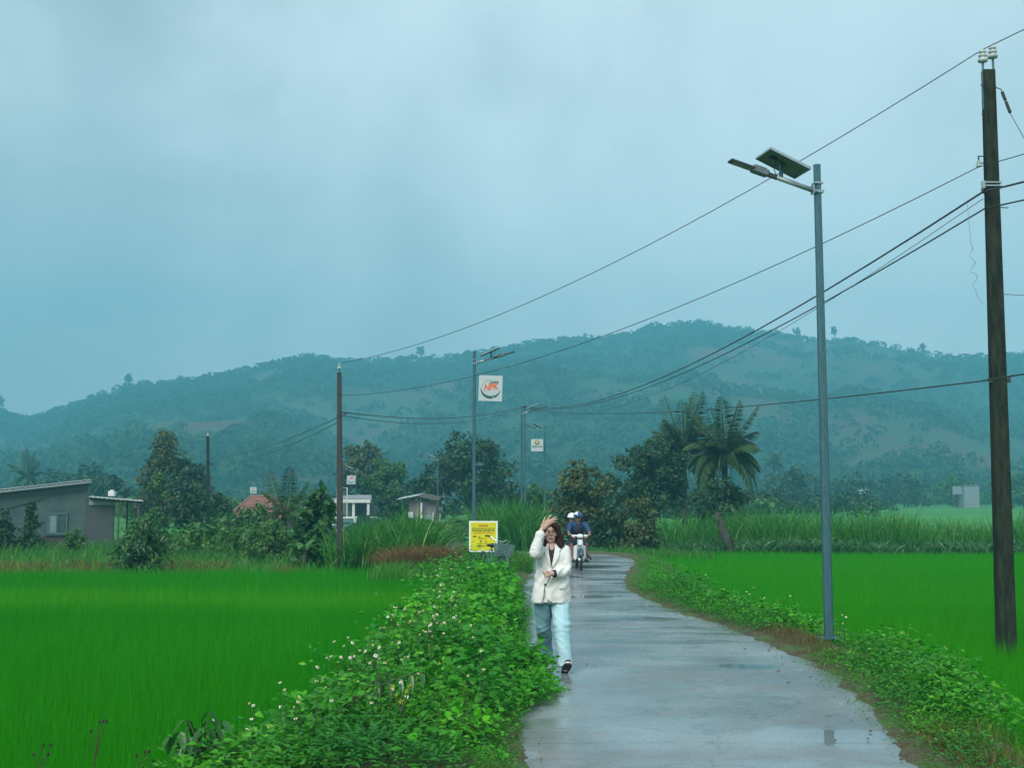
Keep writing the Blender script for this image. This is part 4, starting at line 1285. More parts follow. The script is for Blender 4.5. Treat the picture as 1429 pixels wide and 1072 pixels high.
# ================================================================== solar street lamps
def lamp(label, x, y, h, az, zb=GZ, s=1.0, bolt=True):
    root = empty('street_lamp', (x, y, zb), az, label, 'street lamp', 'solar street lamps along the road')
    H = h - zb
    fl = MB(); fl.box((0, 0, .055), (.30, .30, .016))
    for q in ((-1, -1), (-1, 1), (1, -1), (1, 1)): fl.tube([(q[0] * .115, q[1] * .115, .05), (q[0] * .115, q[1] * .115, .10)], .014, 6)
    fl.obj('base_plate', GALV, root)
    MB().tube([(0, 0, -.1), (0, 0, H * .5), (0, 0, H)], [.066, .058, .049], 8).tube([(0, 0, H), (0, 0, H + .012)], [.053, .053], 8).obj('pole', GALV, root)
    sl_ = math.tan(math.radians(16.5)); za = H - .37
    P = lambda r, up=0.0: Vector((r, 0, za + r * sl_ + up))
    MB().tube([P(.02), P(.60)], [.036, .034], 10).obj('arm', ALU, root, True)
    mb = MB(); mb.box((.0, 0, za), (.135, .135, .035)); mb.box((.0, 0, za + .12), (.125, .125, .02)); mb.box((.07, 0, za + .03), (.02, .09, .13))
    for q in (-1, 1): mb.tube([(.03, q * .07, za), (.06, q * .07, za)], .012, 6)
    mb.obj('bracket', ALU, root)
    R = Matrix.Rotation(-math.radians(16.5), 3, 'Y')
    hd = MB().box(P(.665), (.16, .055, .06), R).obj('lamp_head', DARKMET, root, bevel=.006)
    m2 = MB(); m2.box(P(.84, .004), (.23, .135, .085), R); m2.box(P(.84, .055), (.19, .10, .03), R); m2.box(P(.735, .004), (.04, .10, .07), R)
    m2.obj('driver_box', LAMPGREY, hd, bevel=.012)
    MB().box(P(1.10, .006), (.36, .155, .032), R).obj('led_panel', DARKMET, hd, bevel=.006)
    MB().box(P(1.10, -.014), (.30, .12, .006), R).obj('diffuser', surf('led_lens', (.16, .16, .10), (.2, .2, .14), rough=.25), hd)
    MB().tube([P(.53, .03), P(.53, .20)], [.028, .026], 8).box(P(.53, .205), (.12, .10, .012), Matrix.Rotation(-math.radians(24), 3, 'Y')).obj('panel_post', GALV, root)
    R2 = Matrix.Rotation(math.radians(24), 3, 'Y'); c = P(.50, .225)
    # the panel slopes the same way as the arm
    R2 = Matrix.Rotation(-math.radians(24), 3, 'Y')
    pn = MB().box(c + R2 @ Vector((0, 0, .012)), (.60, .50, .012), R2).obj('solar_panel', PANELBACK, root)
    MB().box(c + R2 @ Vector((0, 0, .0205)), (.585, .485, .004), R2).obj('cell_sheet', PANELFACE, pn)
    fr = MB()
    for q in (-1, 1):
        fr.box(c + R2 @ Vector((0, q * .259, .01)), (.634, .018, .034), R2); fr.box(c + R2 @ Vector((q * .309, 0, .01)), (.017, .499, .034), R2)
    fr.obj('frame', ALU, pn)
    MB().box(c + R2 @ Vector((.17, .05, -.008)), (.10, .06, .025), R2).obj('junction_box', BLACK, pn)
    a = c + R2 @ Vector((.12, .05, -.012)); MB().tube([a, (a + P(.6, .05)) / 2 + Vector((.04, 0, -.02)), P(.60, .03)], .006, 5).obj('cable', BLACK, root)
    return root


def lamp_px(label, px, d, ptop, az, zb=GZ):
    b = at(px, ptop, d)
    return lamp(label, b.x, d, b.z, math.radians(az), zb)


b0 = at(1157, 893, 17.0); t0 = at(1140, 231, 17.0)
l1 = lamp('nearest solar street lamp, on bare soil by the right road edge, arm to the left', b0.x, 17.0, t0.z, math.radians(191), zb=.0)
l1.rotation_euler = (0, math.asin((t0.x - b0.x) / (t0.z)) * 1.0, math.radians(191))
l1.rotation_mode = 'QUATERNION'
l1.rotation_quaternion = Quaternion((0, 1, 0), math.atan2(t0.x - b0.x, t0.z)) @ Quaternion((0, 0, 1), math.radians(191))
lamp_px('solar street lamp carrying the square white banner with orange letters', 662, 39.0, 491, 4)
lamp_px('solar street lamp with arm to the right, where the cables cross over', 728, 60, 567, 8)
lamp_px('solar street lamp carrying the small board with a round yellow emblem', 760, 81, 594, 192)
lamp_px('curved arm solar street lamp in front of the large dark shade tree', 611, 90, 636, 178)
lamp_px('solar street lamp with a banner, just right of the middle concrete pole', 497, 104, 653, 176)
lamp_px('solar street lamp behind the drooping young palm', 414, 120, 660, 186)
lamp_px('solar street lamp farthest left, above the red tiled roof', 357, 150, 673, 186)

# ---- banners fixed to the lamp posts
def banner(label, px0, px1, py0, py1, d, roll=0.0, name='banner_sign'):
    a = at((px0 + px1) / 2, (py0 + py1) / 2, d); w = (px1 - px0) * d / F; h = (py1 - py0) * d / F
    root = empty(name, a, 0, label, 'sign', 'banners on the street lamps'); root.rotation_euler = (0, roll, 0)
    MB().box((0, 0, 0), (w, .012, h)).obj('board', SIGNWHITE, root)
    m = MB()
    for q in (-1, 1): m.box((0, .012, q * (h / 2 - .02)), (w * 1.12, .014, .018))
    m.obj('bracket', GALV, root)
    return root, w, h


def swoosh(root, cx, cz, R, y):
    """green crescent with a cut, thin arc above"""
    o, i = [], []
    for k_ in range(33):
        a = math.radians(172 + 183 * k_ / 32); th = R * .27 * math.sin(PI * (.04 + .93 * k_ / 32)) ** 1.15 + .004
        o.append((cx + R * math.cos(a), y, cz + R * math.sin(a))); i.append((cx + (R - th) * math.cos(a), y, cz + (R - th) * math.sin(a)))
    mb = MB()
    for k_ in range(32):
        if 20 <= k_ < 21: continue
        mb.prism([o[k_], o[k_ + 1], i[k_ + 1], i[k_]], (0, -.003, 0))
    a0 = math.radians(292); mb.prism([(cx + R * .80 * math.cos(a0), y, cz + R * .80 * math.sin(a0)), (cx + R * .58 * math.cos(a0 + .16), y, cz + R * .58 * math.sin(a0 + .16)), (cx + R * .84 * math.cos(a0 - .2), y, cz + R * .84 * math.sin(a0 - .2))], (0, -.003, 0))
    mb.obj('emblem', INK_GREEN, root)
    mb = MB(); pts = [(cx + R * .92 * math.cos(math.radians(a)), y - .001, cz + R * .92 * math.sin(math.radians(a))) for a in range(78, 176, 7)]
    for k_ in range(len(pts) - 1):
        p, q = Vector(pts[k_]), Vector(pts[k_ + 1]); m = Vector((cx, y, cz)); w = .006 + .006 * k_ / len(pts)
        mb.prism([p, q, q + (m - q).normalized() * w, p + (m - p).normalized() * w], (0, -.002, 0))
    mb.obj('emblem_arc', INK_GREEN, root)


r, w, h = banner('square white banner with orange NPK letters over a green crescent', 668, 701, 524, 560, 38.9, .03)
swoosh(r, .0, -.02, w * .42, -.0065)
text('NPK', .26, INK_ORANGE, r, (.0, -.008, .03), bold=.012, shear=.28, roll=-.13, width=w * .66)
text('CÀ MAU', .095, INK_GREEN, r, (.10, -.008, .185), bold=.005, shear=.28, roll=-.1, width=w * .40)
r, w, h = banner('small white board with a round yellow emblem above dark letters', 741, 758, 613, 630, 80.8)
m = MB(); m.lathe((0, -.007, h * .2), [(w * .19, 0), (w * .19, .006)], 20, rot=Matrix.Rotation(PI / 2, 3, 'X')); m.obj('emblem_ring', INK_GREEN, r)
m = MB(); m.lathe((0, -.0145, h * .23), [(w * .13, 0), (w * .13, .006)], 18, rot=Matrix.Rotation(PI / 2, 3, 'X')); m.obj('emblem', INK_YELLOW, r)
text('NGUỒN CÀ MAU', .12, INK_GREEN, r, (0, -.008, -h * .13), bold=.006, width=w * .86)
r, w, h = banner('tiny white banner with orange mark and green crescent beside the middle pole', 484, 496, 664, 676, 103.7, .04)
swoosh(r, 0, .0, w * .38, -.0065); text('NPK', .28, INK_ORANGE, r, (.03, -.008, .14), bold=.012, shear=.25, width=w * .55)
r, w, h = banner('tiny white banner with grey letters hanging above the red tiled roof', 349, 358, 680, 689, 149.7)
text('CÀ MAU', .16, INK_GREEN, r, (0, -.008, -.16), bold=.008, width=w * .8); text('NPK', .2, INK_ORANGE, r, (0, -.008, .1), bold=.008, width=w * .45)

# ---- yellow notice board
d = 33.0; a = at(674.5, 749, d); w = 39.5 * d / F; h = 42.5 * d / F
root = empty('notice_board', (a.x, d, zl(a.x, d)), 0, 'yellow notice board with white border behind the parked bicycle', 'sign')
zc = a.z - root.location.z
MB().box((0, 0, zc), (w, .02, h)).obj('border', BOARD_WHITE, root)
MB().box((0, -.0125, zc), (w * .88, .005, h * .91)).obj('board', BOARD_YELLOW, root)
for q in (-1, 1): MB().box((q * w * .36, .03, zc / 2), (.035, .035, zc + h * .8)).obj('leg', GALV, root)
yy = -.016
for s_, z_, wd, sz, bd, mt in (('CÔNG TRÌNH', .345, .33, .055, .003, INK_RED), ('ĐƯỜNG ĐIỆN CHIẾU SÁNG NÔNG THÔN', .255, .80, .042, .001, INK_OLIVE), ('BẰNG NĂNG LƯỢNG MẶT TRỜI', .185, .80, .05, .003, INK_OLIVE),
                               ('TỪ NGÃ BA ĐẾN CUỐI TUYẾN ĐƯỜNG', .108, .68, .035, .001, INK_RED), ('ĐƠN VỊ TÀI TRỢ', -.075, .26, .032, .001, INK_RED), ('CÀ MAU', -.225, .13, .026, .001, INK_OLIVE), ('NPK', -.225, .12, .026, .001, INK_OLIVE),
                               ('KHÁNH THÀNH NĂM 2022', -.31, .50, .032, .001, INK_OLIVE)):
    x_ = 0.0
    if z_ == -.225: x_ = -.085 * w if s_ == 'CÀ MAU' else .085 * w
    text(s_, sz, mt, root, (x_, yy, zc + z_ * h), bold=bd, width=wd * w)
m = MB(); m.lathe((-.085 * w, -.0175, zc - .155 * h), [(.022, 0), (.022, .003)], 14, rot=Matrix.Rotation(PI / 2, 3, 'X')); m.obj('emblem', INK_GREEN, root)
m = MB(); m.prism([(.085 * w - .024, -.0155, zc - .185 * h), (.085 * w + .024, -.0155, zc - .185 * h), (.085 * w, -.0155, zc - .125 * h)], (0, -.003, 0)); m.obj('emblem', INK_RED, root)

# ================================================================== concrete power poles
def pole_mesh(b, t, w0, w1, dep=.8):
    mb = MB(); n = 7; b, t = Vector(b), Vector(t); V = []
    for i in range(n):
        f = i / (n - 1); c = b.lerp(t, f); w = (w0 * (1 - f) + w1 * f) / 2; e = w * .82
        for sx, sy in ((-1, -.78), (-.82, -1), (.82, -1), (1, -.78), (1, .78), (.82, 1), (-.82, 1), (-1, .78)):
            V.append(c + Vector((sx * w, sy * w * dep, 0)))
    Fc = [(i * 8 + j, i * 8 + (j + 1) % 8, (i + 1) * 8 + (j + 1) % 8, (i + 1) * 8 + j) for i in range(n - 1) for j in range(8)]
    Fc += [tuple(range(7, -1, -1)), tuple((n - 1) * 8 + j for j in range(8))]
    return mb.add(V, Fc)


def insulator(c, s, parent):
    MB().lathe(c, [(.012 * s, -.05 * s), (.055 * s, -.04 * s), (.062 * s, -.01 * s), (.045 * s, .005 * s), (.03 * s, .02 * s), (.05 * s, .028 * s), (.052 * s, .045 * s), (.03 * s, .055 * s), (.03 * s, .07 * s), (.045 * s, .078 * s), (.045 * s, .092 * s), (.02 * s, .105 * s), (.015 * s, .125 * s)], 14).obj('insulator', PORCELAIN, parent, True)


B = at(1404, 893, 17.0); T = at(1379, 98, 17.0)
root = empty('power_pole', (B.x, 17.0, 0), 0, 'nearest dark concrete power pole standing in the right paddy', 'pole', 'concrete power poles')
Tl = T - Vector((B.x, 17.0, 0))
axis = lambda z: Vector((Tl.x * z / Tl.z, 0, z))
pole_mesh(axis(-.6), axis(Tl.z), .240, .160).obj('pole', POLEDARK, root)
for q, dz in ((-1, 0), (1, .055)):
    c = axis(Tl.z) + Vector((q * .070, 0, 0))
    MB().tube([c + Vector((q * .012, 0, -.55)), c + Vector((0, 0, .16 + dz))], .016, 7).obj('rod', GALV, root)
    insulator(c + Vector((0, 0, .17 + dz)), 1.15, root)
zb_ = hz(256, 17)
m = MB()
for dz in (0, -.045): m.box(axis(zb_ + dz), (.215, .18, .018))
m.box(axis(zb_ - .02) + Vector((-.12, -.02, 0)), (.05, .05, .10)); m.obj('steel_band', ALU, root)
for py, sgn in ((228, -1), (290, 1), (119, -1), (160, -1)):
    z_ = hz(py, 17); m = MB(); c = axis(z_)
    m.tube([c + Vector((sgn * .08, -.03, 0)), c + Vector((sgn * (.20 if py > 200 else .13), -.05, -.01))], .008, 5)
    if py == 228: m.box(c + Vector((-.19, -.05, .04)), (.012, .03, .11)); m.tube([c + Vector((-.19, -.05, .09)), c + Vector((-.06, -.03, .09))], .008, 5)
    m.obj('step_bolt', DARKMET, root)
insulator(axis(hz(231, 17)) + Vector((-.19, -.05, -.005)), .6, root)
for py, sx in ((268, -1), (532, -1), (532, 1), (268.5, -1)):
    z_ = hz(py, 17); c = axis(z_)
    MB().tube([c + Vector((sx * .10, -.05, .0)), c + Vector((sx * .17, -.06, .02 if sx < 0 else .08))], .012, 6).box(c + Vector((sx * .12, -.06, 0)), (.05, .04, .05)).obj('cable_clamp', DARKMET, root)
random.seed(4)
m = MB()
for i in range(26):
    z_ = .4 + i * .235; f = z_ / Tl.z; w = (.285 * (1 - f) + .175 * f) / 2
    m.box(axis(z_) + Vector((w * .55, -w * .8, 0)), (.016, .012, .022))
m.obj('bolt_hole', BLACK, root)['kind'] = 'stuff'

B2 = at(475, 784, 38.0); T2 = at(473.5, 520, 38.0)
r2 = empty('power_pole', (B2.x, 38.0, GZ), 0, 'middle brown concrete power pole in the cane grass on the left', 'pole', 'concrete power poles')
pole_mesh((0, 0, -.3), (T2.x - B2.x, 0, T2.z - GZ), .20, .125).obj('pole', surf('brown_concrete_pole', (.022, .020, .018), (.045, .040, .034), rough=.8, scale=6, stretch=(3, 3, .5), bump=.3), r2)
MB().tube([(T2.x - B2.x, 0, T2.z - GZ - .2), (T2.x - B2.x, 0, T2.z - GZ + .14)], .02, 6).obj('rod', GALV, r2)
insulator(Vector((T2.x - B2.x, 0, T2.z - GZ + .16)), 1.1, r2)
z_ = hz(578, 38) - GZ; MB().box((0, 0, z_), (.17, .15, .02)).box((.10, -.02, z_), (.06, .04, .06)).obj('cable_clamp', DARKMET, r2)
B3 = at(291, 746, 72); T3 = at(290, 609, 72)
r3 = empty('power_pole', (B3.x, 72, GZ), 0, 'far dark power pole standing above the round garden tree', 'pole', 'concrete power poles')
pole_mesh((0, 0, -.3), (T3.x - B3.x, 0, T3.z - GZ), .21, .15).obj('pole', POLEDARK, r3)
for py in (648, 668, 682): MB().box((.07, -.05, hz(py, 72) - GZ), (.16, .08, .16)).obj('meter_box', DARKMET, r3)
insulator(Vector((T3.x - B3.x, 0, T3.z - GZ + .06)), 1.1, r3)
B4 = at(733, 760, 62.5); T4 = at(732, 566, 62.5)
r4 = empty('power_pole', (B4.x, 62.5, GZ), 0, 'slim grey power pole close behind the second lamp post right of the banner', 'pole', 'concrete power poles')
MB().tube([(0, 0, -.3), (T4.x - B4.x, 0, T4.z - GZ)], [.05, .035], 10).obj('pole', GALV, r4)
MB().box((T4.x - B4.x, 0, T4.z - GZ - .06), (.11, .11, .05)).obj('cable_clamp', DARKMET, r4)

# ---- cables
def cable(label, A, Bp, sag, r=.009, extra=None, group='cables strung between the poles'):
    A, Bp = Vector(A), Vector(Bp); pts = []
    for i in range(25):
        t = i / 24; p = A.lerp(Bp, t); p.z -= sag * 4 * t * (1 - t); pts.append(p)
    if extra: pts += [Vector(e) for e in extra]
    return tag(MB().tube(pts, r, 5).obj('power_cable', CABLE, None, True), label, 'cable', group)


Pt = Vector((B.x, 17, 0)) + axis(Tl.z) + Vector((-.070, 0, .30)); Pt2 = Vector((B.x, 17, 0)) + axis(Tl.z) + Vector((.070, 0, .35))
L2 = Vector((T2.x, 38, T2.z + .28))
cable('topmost thin cable from the nearest pole insulators to the middle pole top', Pt, L2, .72, .0075)
cable('short topmost cable leaving the picture right of the nearest pole', Pt, Pt2 + Vector((4.5, -8, 1.0)), .05, .0075)
a = at(1365, 233, 16.95)
cable('second thin cable below the topmost one on the nearest pole', a, (T2.x, 38, hz(552, 38)), .75, .007)
cable('thin cable at the second level leaving the picture on the right', a, a + Vector((5, -8, .35)), .05, .007)
e4 = Vector((T4.x, 62.45, T4.z - .03))
a = at(1371, 268, 16.93)
cable('thick black cable, upper of the pair from the nearest pole to the slim grey pole', a, e4, 1.05, .015)
cable('thick black cable leaving the picture right of the steel band', a, a + Vector((5, -8, .28)), .06, .015)
a = at(1374, 291, 16.93)
cable('thick black cable, lower of the pair from the nearest pole to the slim grey pole', a, e4 + Vector((0, 0, -.06)), 1.0, .012)
cable('thick lower cable leaving the picture under the step bolt', a, a + Vector((5, -8, .15)), .06, .012)
cable('faint thin cable hanging just under the thick pair', at(1372, 277, 16.9), e4 + Vector((0, 0, -.1)), 1.35, .005)
cable('black cable sagging from the middle pole to the slim grey pole', at(476, 575, 37.9), e4, .38, .016)
cable('second black cable just below the one at the middle pole', at(476, 580, 37.9), e4 + Vector((0, 0, -.05)), .5, .012)
a = at(1370, 532, 16.93)
cable('low black cable crossing the hill from the nearest pole', a, e4 + Vector((0, 0, -.12)), .35, .011)
cable('low black cable leaving the picture on the right at hill height', a, a + Vector((4, -6, .72)), .06, .011)
cable('upper of two cables going back from the middle pole to the far pole', at(471, 583, 38), (T3.x, 72, hz(640, 72)), .3, .014)
cable('lower of two cables going back from the middle pole to the far pole', at(471, 590, 38), (T3.x, 72, hz(650, 72)), .35, .012)
cable('thin wire leaving the far pole to the left over the conical tree', (T3.x, 72, hz(612, 72)), (gx(200, 110), 110, hz(622, 110)), .5, .012)
cable('thin stay wire running level to the right of the nearest pole', at(1392, 410, 17), at(1470, 412, 16.5), .01, .004)
# strain insulator and its stay wire
r5 = empty('stay_wire', at(1388, 121, 17.0), 0, 'slanting stay wire with dark strain insulator at the nearest pole top', 'cable')
o5 = r5.location.copy()
p = [at(1388, 121, 17.0) - o5, at(1397, 124, 16.95) - o5, at(1411, 160, 16.7) - o5, at(1440, 212, 16.2) - o5]
MB().tube([p[0], p[1]], .010, 6).tube([p[1], p[2]], .006, 5).tube([p[2], p[3]], .005, 5).obj('wire', DARKMET, r5)
for f0, f1 in ((.12, .42), (.5, .9)): MB().tube([p[1].lerp(p[2], f0), p[1].lerp(p[2], f1)], .022, 8).obj('insulator', BLACK, r5)
# loose coiled wire
r6 = []
for i in range(141):
    f = i / 140; py = 284 + 140 * f; px = 1350 + 12 * f + (22 * max(0, f - .9) / .1 * .5)
    am = .0 if f < .35 else .035 * math.sin(PI * min(1, (f - .35) / .5)) + .02 * (f > .7)
    w_ = f * 42
    q = at(px, py, 16.9) + Vector((am * math.cos(w_), am * math.sin(w_), .3 * am * math.sin(w_ * 1.3)))
    r6.append(q)
tag(MB().tube(r6, .0035, 4).obj('loose_wire', surf('grey_wire', (.16, .2, .22), (.2, .24, .26), rough=.5), None, True), 'thin loose wire hanging in curls beside the nearest pole', 'wire')

# ================================================================== houses
CEMENT = surf('patched_cement', (.072, .106, .108), (.032, .062, .068), rough=.9, scale=.8, bump=.2, detail=8)
BRICKY = surf('raw_brick', (.065, .070, .078), (.045, .060, .068), rough=.9, scale=2.4, bump=.4, detail=8)
CLAD = surf('dull_sheet', (.035, .06, .068), (.05, .075, .08), rough=.6, scale=3, stretch=(8, 8, .4))
SHEETROOF = surf('pale_sheet_roof', (.50, .54, .56), (.40, .44, .46), rough=.35, metal=.2)
WOODDARK = surf('dark_timber', (.05, .045, .04), (.08, .07, .06), rough=.8)
GLASSDARK = surf('dark_pane', (.03, .06, .065), (.05, .085, .09), rough=.12)
PANEBLUE = surf('pale_pane', (.13, .2, .21), (.18, .25, .26), rough=.2)
WHITEWALL = surf('white_wall', (.62, .63, .62), (.5, .52, .52), rough=.8, scale=1.5)
PINKWALL = surf('pink_grey_wall', (.19, .165, .17), (.13, .125, .135), rough=.85, scale=1.5)
TILE = surf('red_clay_tile', (.27, .125, .10), (.19, .09, .07), rough=.8, scale=3, bump=.2)
GREENSHEET = surf('green_sheet', (.05, .11, .11), (.08, .14, .14), rough=.5)


def ribbed(mb, A, Bv, C, D, n, amp, thick):
    """corrugated sheet A-B along the eave, C-D along the ridge"""
    A, Bv, C, D = map(Vector, (A, Bv, C, D)); N = (Bv - A).cross(D - A).normalized()
    V, Fc = [], []
    for i in range(n + 1):
        f = i / n; o = N * (amp if i % 2 else 0)
        V += [A.lerp(Bv, f) + o, D.lerp(C, f) + o]
    for i in range(n):
        Fc.append((2 * i, 2 * i + 2, 2 * i + 3, 2 * i + 1))
    V2 = [v - N * thick for v in V]; k2 = len(V)
    Fc += [(q[3] + k2, q[2] + k2, q[1] + k2, q[0] + k2) for q in Fc]
    Fc += [(0, 1, 1 + k2, k2), (2 * n, 2 * n + k2, 2 * n + 1 + k2, 2 * n + 1)]
    for i in range(n): Fc += [(2 * i, 2 * i + k2, 2 * i + 2 + k2, 2 * i + 2), (2 * i + 1, 2 * i + 3, 2 * i + 3 + k2, 2 * i + 1 + k2)]
    return mb.add(V + V2, Fc)


# ---- grey shed with sloping roof, left
d = 57.0; X = lambda px: gx(px, d); Z = lambda py: hz(py, d)
house = empty('brick_shed', (X(60), d, GZ), 0, 'grey block shed with long sloping roof at the left edge', 'shed')
ox = X(60)
loc = lambda px, py, y=0.0: (X(px) - ox, y, Z(py) - GZ)
xa, xb = X(-70) - ox, X(122) - ox
MB().prism([(xa, 0, -.2), (xb, 0, -.2), loc(122, 673), loc(-70, 695)], (0, 6, 0)).obj('wall', CEMENT, house)
MB().prism([loc(-70, 696, -.012), loc(-70, 716, -.012), loc(18, 709, -.012), loc(52, 700, -.012), loc(76, 689, -.012), loc(121.5, 683, -.012), loc(121.5, 674, -.012)], (0, -.03, 0)).obj('cladding', CLAD, house)
MB().prism([(xa, -.012, -.1), (X(121) - ox, -.012, -.1), (X(121) - ox, -.012, .62), (X(64) - ox, -.012, .55), (xa, -.012, .72)], (0, -.05, 0)).obj('plinth', surf('dark_plinth', (.035, .03, .03), (.06, .045, .04), rough=.9, scale=2), house)
a, b = Vector(loc(-72, 693)), Vector(loc(125, 669.5))
ribbed(MB(), a + Vector((0, -.35, 0)), b + Vector((0, -.35, 0)), b + Vector((0, 6.3, 0)), a + Vector((0, 6.3, 0)), 60, .03, .03).obj('roof', SHEETROOF, house)
ribbed(MB(), a + Vector((0, -.37, -.05)), b + Vector((0, -.37, -.05)), b + Vector((0, -.33, -.05)), a + Vector((0, -.33, -.05)), 1, 0, .10).obj('fascia', surf('fascia_grey', (.16, .2, .22), (.2, .24, .26), rough=.6), house)
wd = MB()
x0, x1, z0, z1 = X(69) - ox, X(95) - ox, Z(745) - GZ, Z(716) - GZ
for c, s_ in (((x0, z0, x0 + .06, z1)), ((x1 - .06, z0, x1, z1))) if False else (): pass
fr = MB()
for (u0, v0, u1, v1) in ((x0, z0, x0 + .06, z1), (x1 - .06, z0, x1, z1), (x0 + .06, z1 - .06, x1 - .06, z1), (x0 + .06, z0, x1 - .06, z0 + .06), ((x0 + x1) / 2 - .025, z0 + .06, (x0 + x1) / 2 + .025, z1 - .06)):
    fr.box(((u0 + u1) / 2, -.045, (v0 + v1) / 2), (u1 - u0, .06, v1 - v0))
win = fr.obj('window', GREENSHEET, house)
MB().box(((x0 * .75 + x1 * .25), -.02, (z0 + z1) / 2), ((x1 - x0) / 2 - .09, .02, z1 - z0 - .12)).obj('pane', PANEBLUE, win)
MB().box(((x0 * .25 + x1 * .75), -.02, (z0 + z1) / 2), ((x1 - x0) / 2 - .09, .02, z1 - z0 - .12)).obj('pane', GLASSDARK, win)
MB().box(((x0 + x1) / 2, -.07, z0 - .04), (x1 - x0 + .14, .12, .06)).obj('sill', CEMENT, win)
# the shed stands askew, its end wall turned from the road
ang = math.radians(18.7); cx_ = xb
house.location = (ox + cx_ - math.cos(ang) * cx_, d - math.sin(ang) * cx_, GZ); house.rotation_euler = (0, 0, ang)
# lean-to with open porch
lt = empty('lean_to', (X(140), d + .3, GZ), 0, 'low lean-to with open porch on thin posts beside the grey shed', 'shed')
o2 = X(140)
MB().prism([(X(117) - o2, 0, -.2), (X(155) - o2, 0, -.2), (X(155) - o2, 0, Z(698) - GZ), (X(117) - o2, 0, Z(694) - GZ)], (0, 3.5, 0)).obj('wall', BRICKY, lt)
MB().prism([(X(121.5) - o2, -.03, Z(705) - GZ), (X(156) - o2, -.03, Z(705) - GZ), (X(156) - o2, -.03, Z(699) - GZ), (X(121.5) - o2, -.03, Z(695.5) - GZ)], (0, -.03, 0)).obj('cladding', surf('pale_cladding', (.17, .22, .22), (.22, .27, .27), rough=.6), lt)
a, b = Vector((X(121.5) - o2, 0, Z(693) - GZ)), Vector((X(194) - o2, 0, Z(699) - GZ))
ribbed(MB(), a + Vector((0, -.5, 0)), b + Vector((0, -.5, 0)), b + Vector((0, 3.6, 0)), a + Vector((0, 3.6, 0)), 24, .025, .05).obj('roof', SHEETROOF, lt)
MB().tube([a + Vector((0, -.35, -.10)), b + Vector((0, -.35, -.10))], .05, 6).obj('beam', WOODDARK, lt)
for px, yy_ in ((161.5, -.3), (173, 1.2), (187.5, -.3)):
    MB().box((X(px) - o2, yy_, (Z(701) - GZ) / 2), (.085, .085, Z(701) - GZ + .1)).obj('post', WOODDARK, lt)
lt.rotation_euler = (0, 0, math.radians(17)); q_ = X(155) - o2; lt.location = (o2 + q_ * (1 - math.cos(math.radians(17))), d + .3 - q_ * math.sin(math.radians(17)), GZ)
tk = empty('water_tank', (X(142.5), d + 1.2, Z(693.5)), 0, 'small white water tank on the lean-to roof', 'tank')
MB().box((0, 0, .14), (.28, .28, .24)).lathe((0, 0, .26), [(.10, 0), (.08, .05)], 12).obj('tank', WHITEWALL, tk, bevel=.02)
MB().tube([(.02, 0, .26), (.02, 0, .55)], .012, 5).obj('pipe', GALV, tk)

# ---- red tiled roof house
d = 88.0; X = lambda px: gx(px, d); Z = lambda py: hz(py, d)
hb_ = empty('tiled_house', (X(357), d, GZ), 0, 'low house under a red tiled hip roof behind the palm', 'house')
hw, ze, zr_ = (X(398) - X(316)) / 2, Z(723) - GZ, Z(694) - GZ
MB().box((0, 3, ze / 2 - .05), (2 * hw - .6, 5.4, ze)).obj('wall', PINKWALL, hb_)
rf = MB(); ncs = 12
rl = hw * .36
E = [Vector((-hw, 0, ze)), Vector((hw, 0, ze)), Vector((hw, 6, ze)), Vector((-hw, 6, ze))]; Rg = [Vector((-rl - .3, 3, zr_)), Vector((rl - .3, 3, zr_))]
for A, Bv, C, D in ((E[0], E[1], Rg[1], Rg[0]), (E[1], E[2], Rg[1], Rg[1]), (E[2], E[3], Rg[0], Rg[1]), (E[3], E[0], Rg[0], Rg[0])):
    N = (Bv - A).cross(D - A).normalized()
    for i in range(ncs):
        f0, f1 = i / ncs, (i + 1) / ncs
        p0, p1 = A.lerp(D, f0), Bv.lerp(C, f0); p2, p3 = Bv.lerp(C, f1), A.lerp(D, f1)
        rf.add([p0 + N * .06, p1 + N * .06, p2 + N * .015, p3 + N * .015, p0 - N * .03, p1 - N * .03], [(0, 1, 2, 3), (4, 5, 1, 0)])
rf.obj('roof', TILE, hb_)
rc = MB(); rc.tube([Rg[0] + Vector((0, 0, .05)), Rg[1] + Vector((0, 0, .05))], .09, 7)
for k2, q in ((0, 0), (1, 1), (2, 1), (3, 0)): rc.tube([E[k2] + Vector((0, 0, .05)), Rg[q] + Vector((0, 0, .05))], .07, 6)
rc.obj('ridge_tiles', TILE, hb_)
for px in (338, 372):
    w_ = MB().box((X(px) - X(357), .28, ze * .5), (.9, .06, 1.0)).obj('window', WOODDARK, hb_)
    MB().box((X(px) - X(357), .24, ze * .5), (.75, .03, .85)).obj('pane', GLASSDARK, w_)

# ---- white eaved porch house
d = 100.0; X = lambda px: gx(px, d); Z = lambda py: hz(py, d)
hc = empty('porch_house', (X(492), d, GZ), 0, 'dark open porch house with a bright white eave behind the middle pole', 'house')
o_ = X(492); zt = Z(698) - GZ
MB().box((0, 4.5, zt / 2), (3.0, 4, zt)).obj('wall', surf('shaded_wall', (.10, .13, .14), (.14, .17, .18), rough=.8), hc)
MB().prism([(X(464) - o_, -.3, zt + .05), (X(519) - o_, -.3, zt + .05), (X(512) - o_, 3, Z(692) - GZ), (X(478) - o_, 3, Z(692) - GZ)], (0, 0, .06)).obj('roof', surf('grey_roof', (.17, .19, .21), (.22, .24, .26), rough=.6), hc)
MB().box((0, -.3, zt - .09), (X(517) - X(466), .06, .26)).obj('fascia', WHITEWALL, hc)
for px in (467.5, 493.5, 514):
    MB().box((X(px) - o_, -.1, zt / 2 - .12), (.2, .2, zt - .24)).obj('column', WHITEWALL, hc)
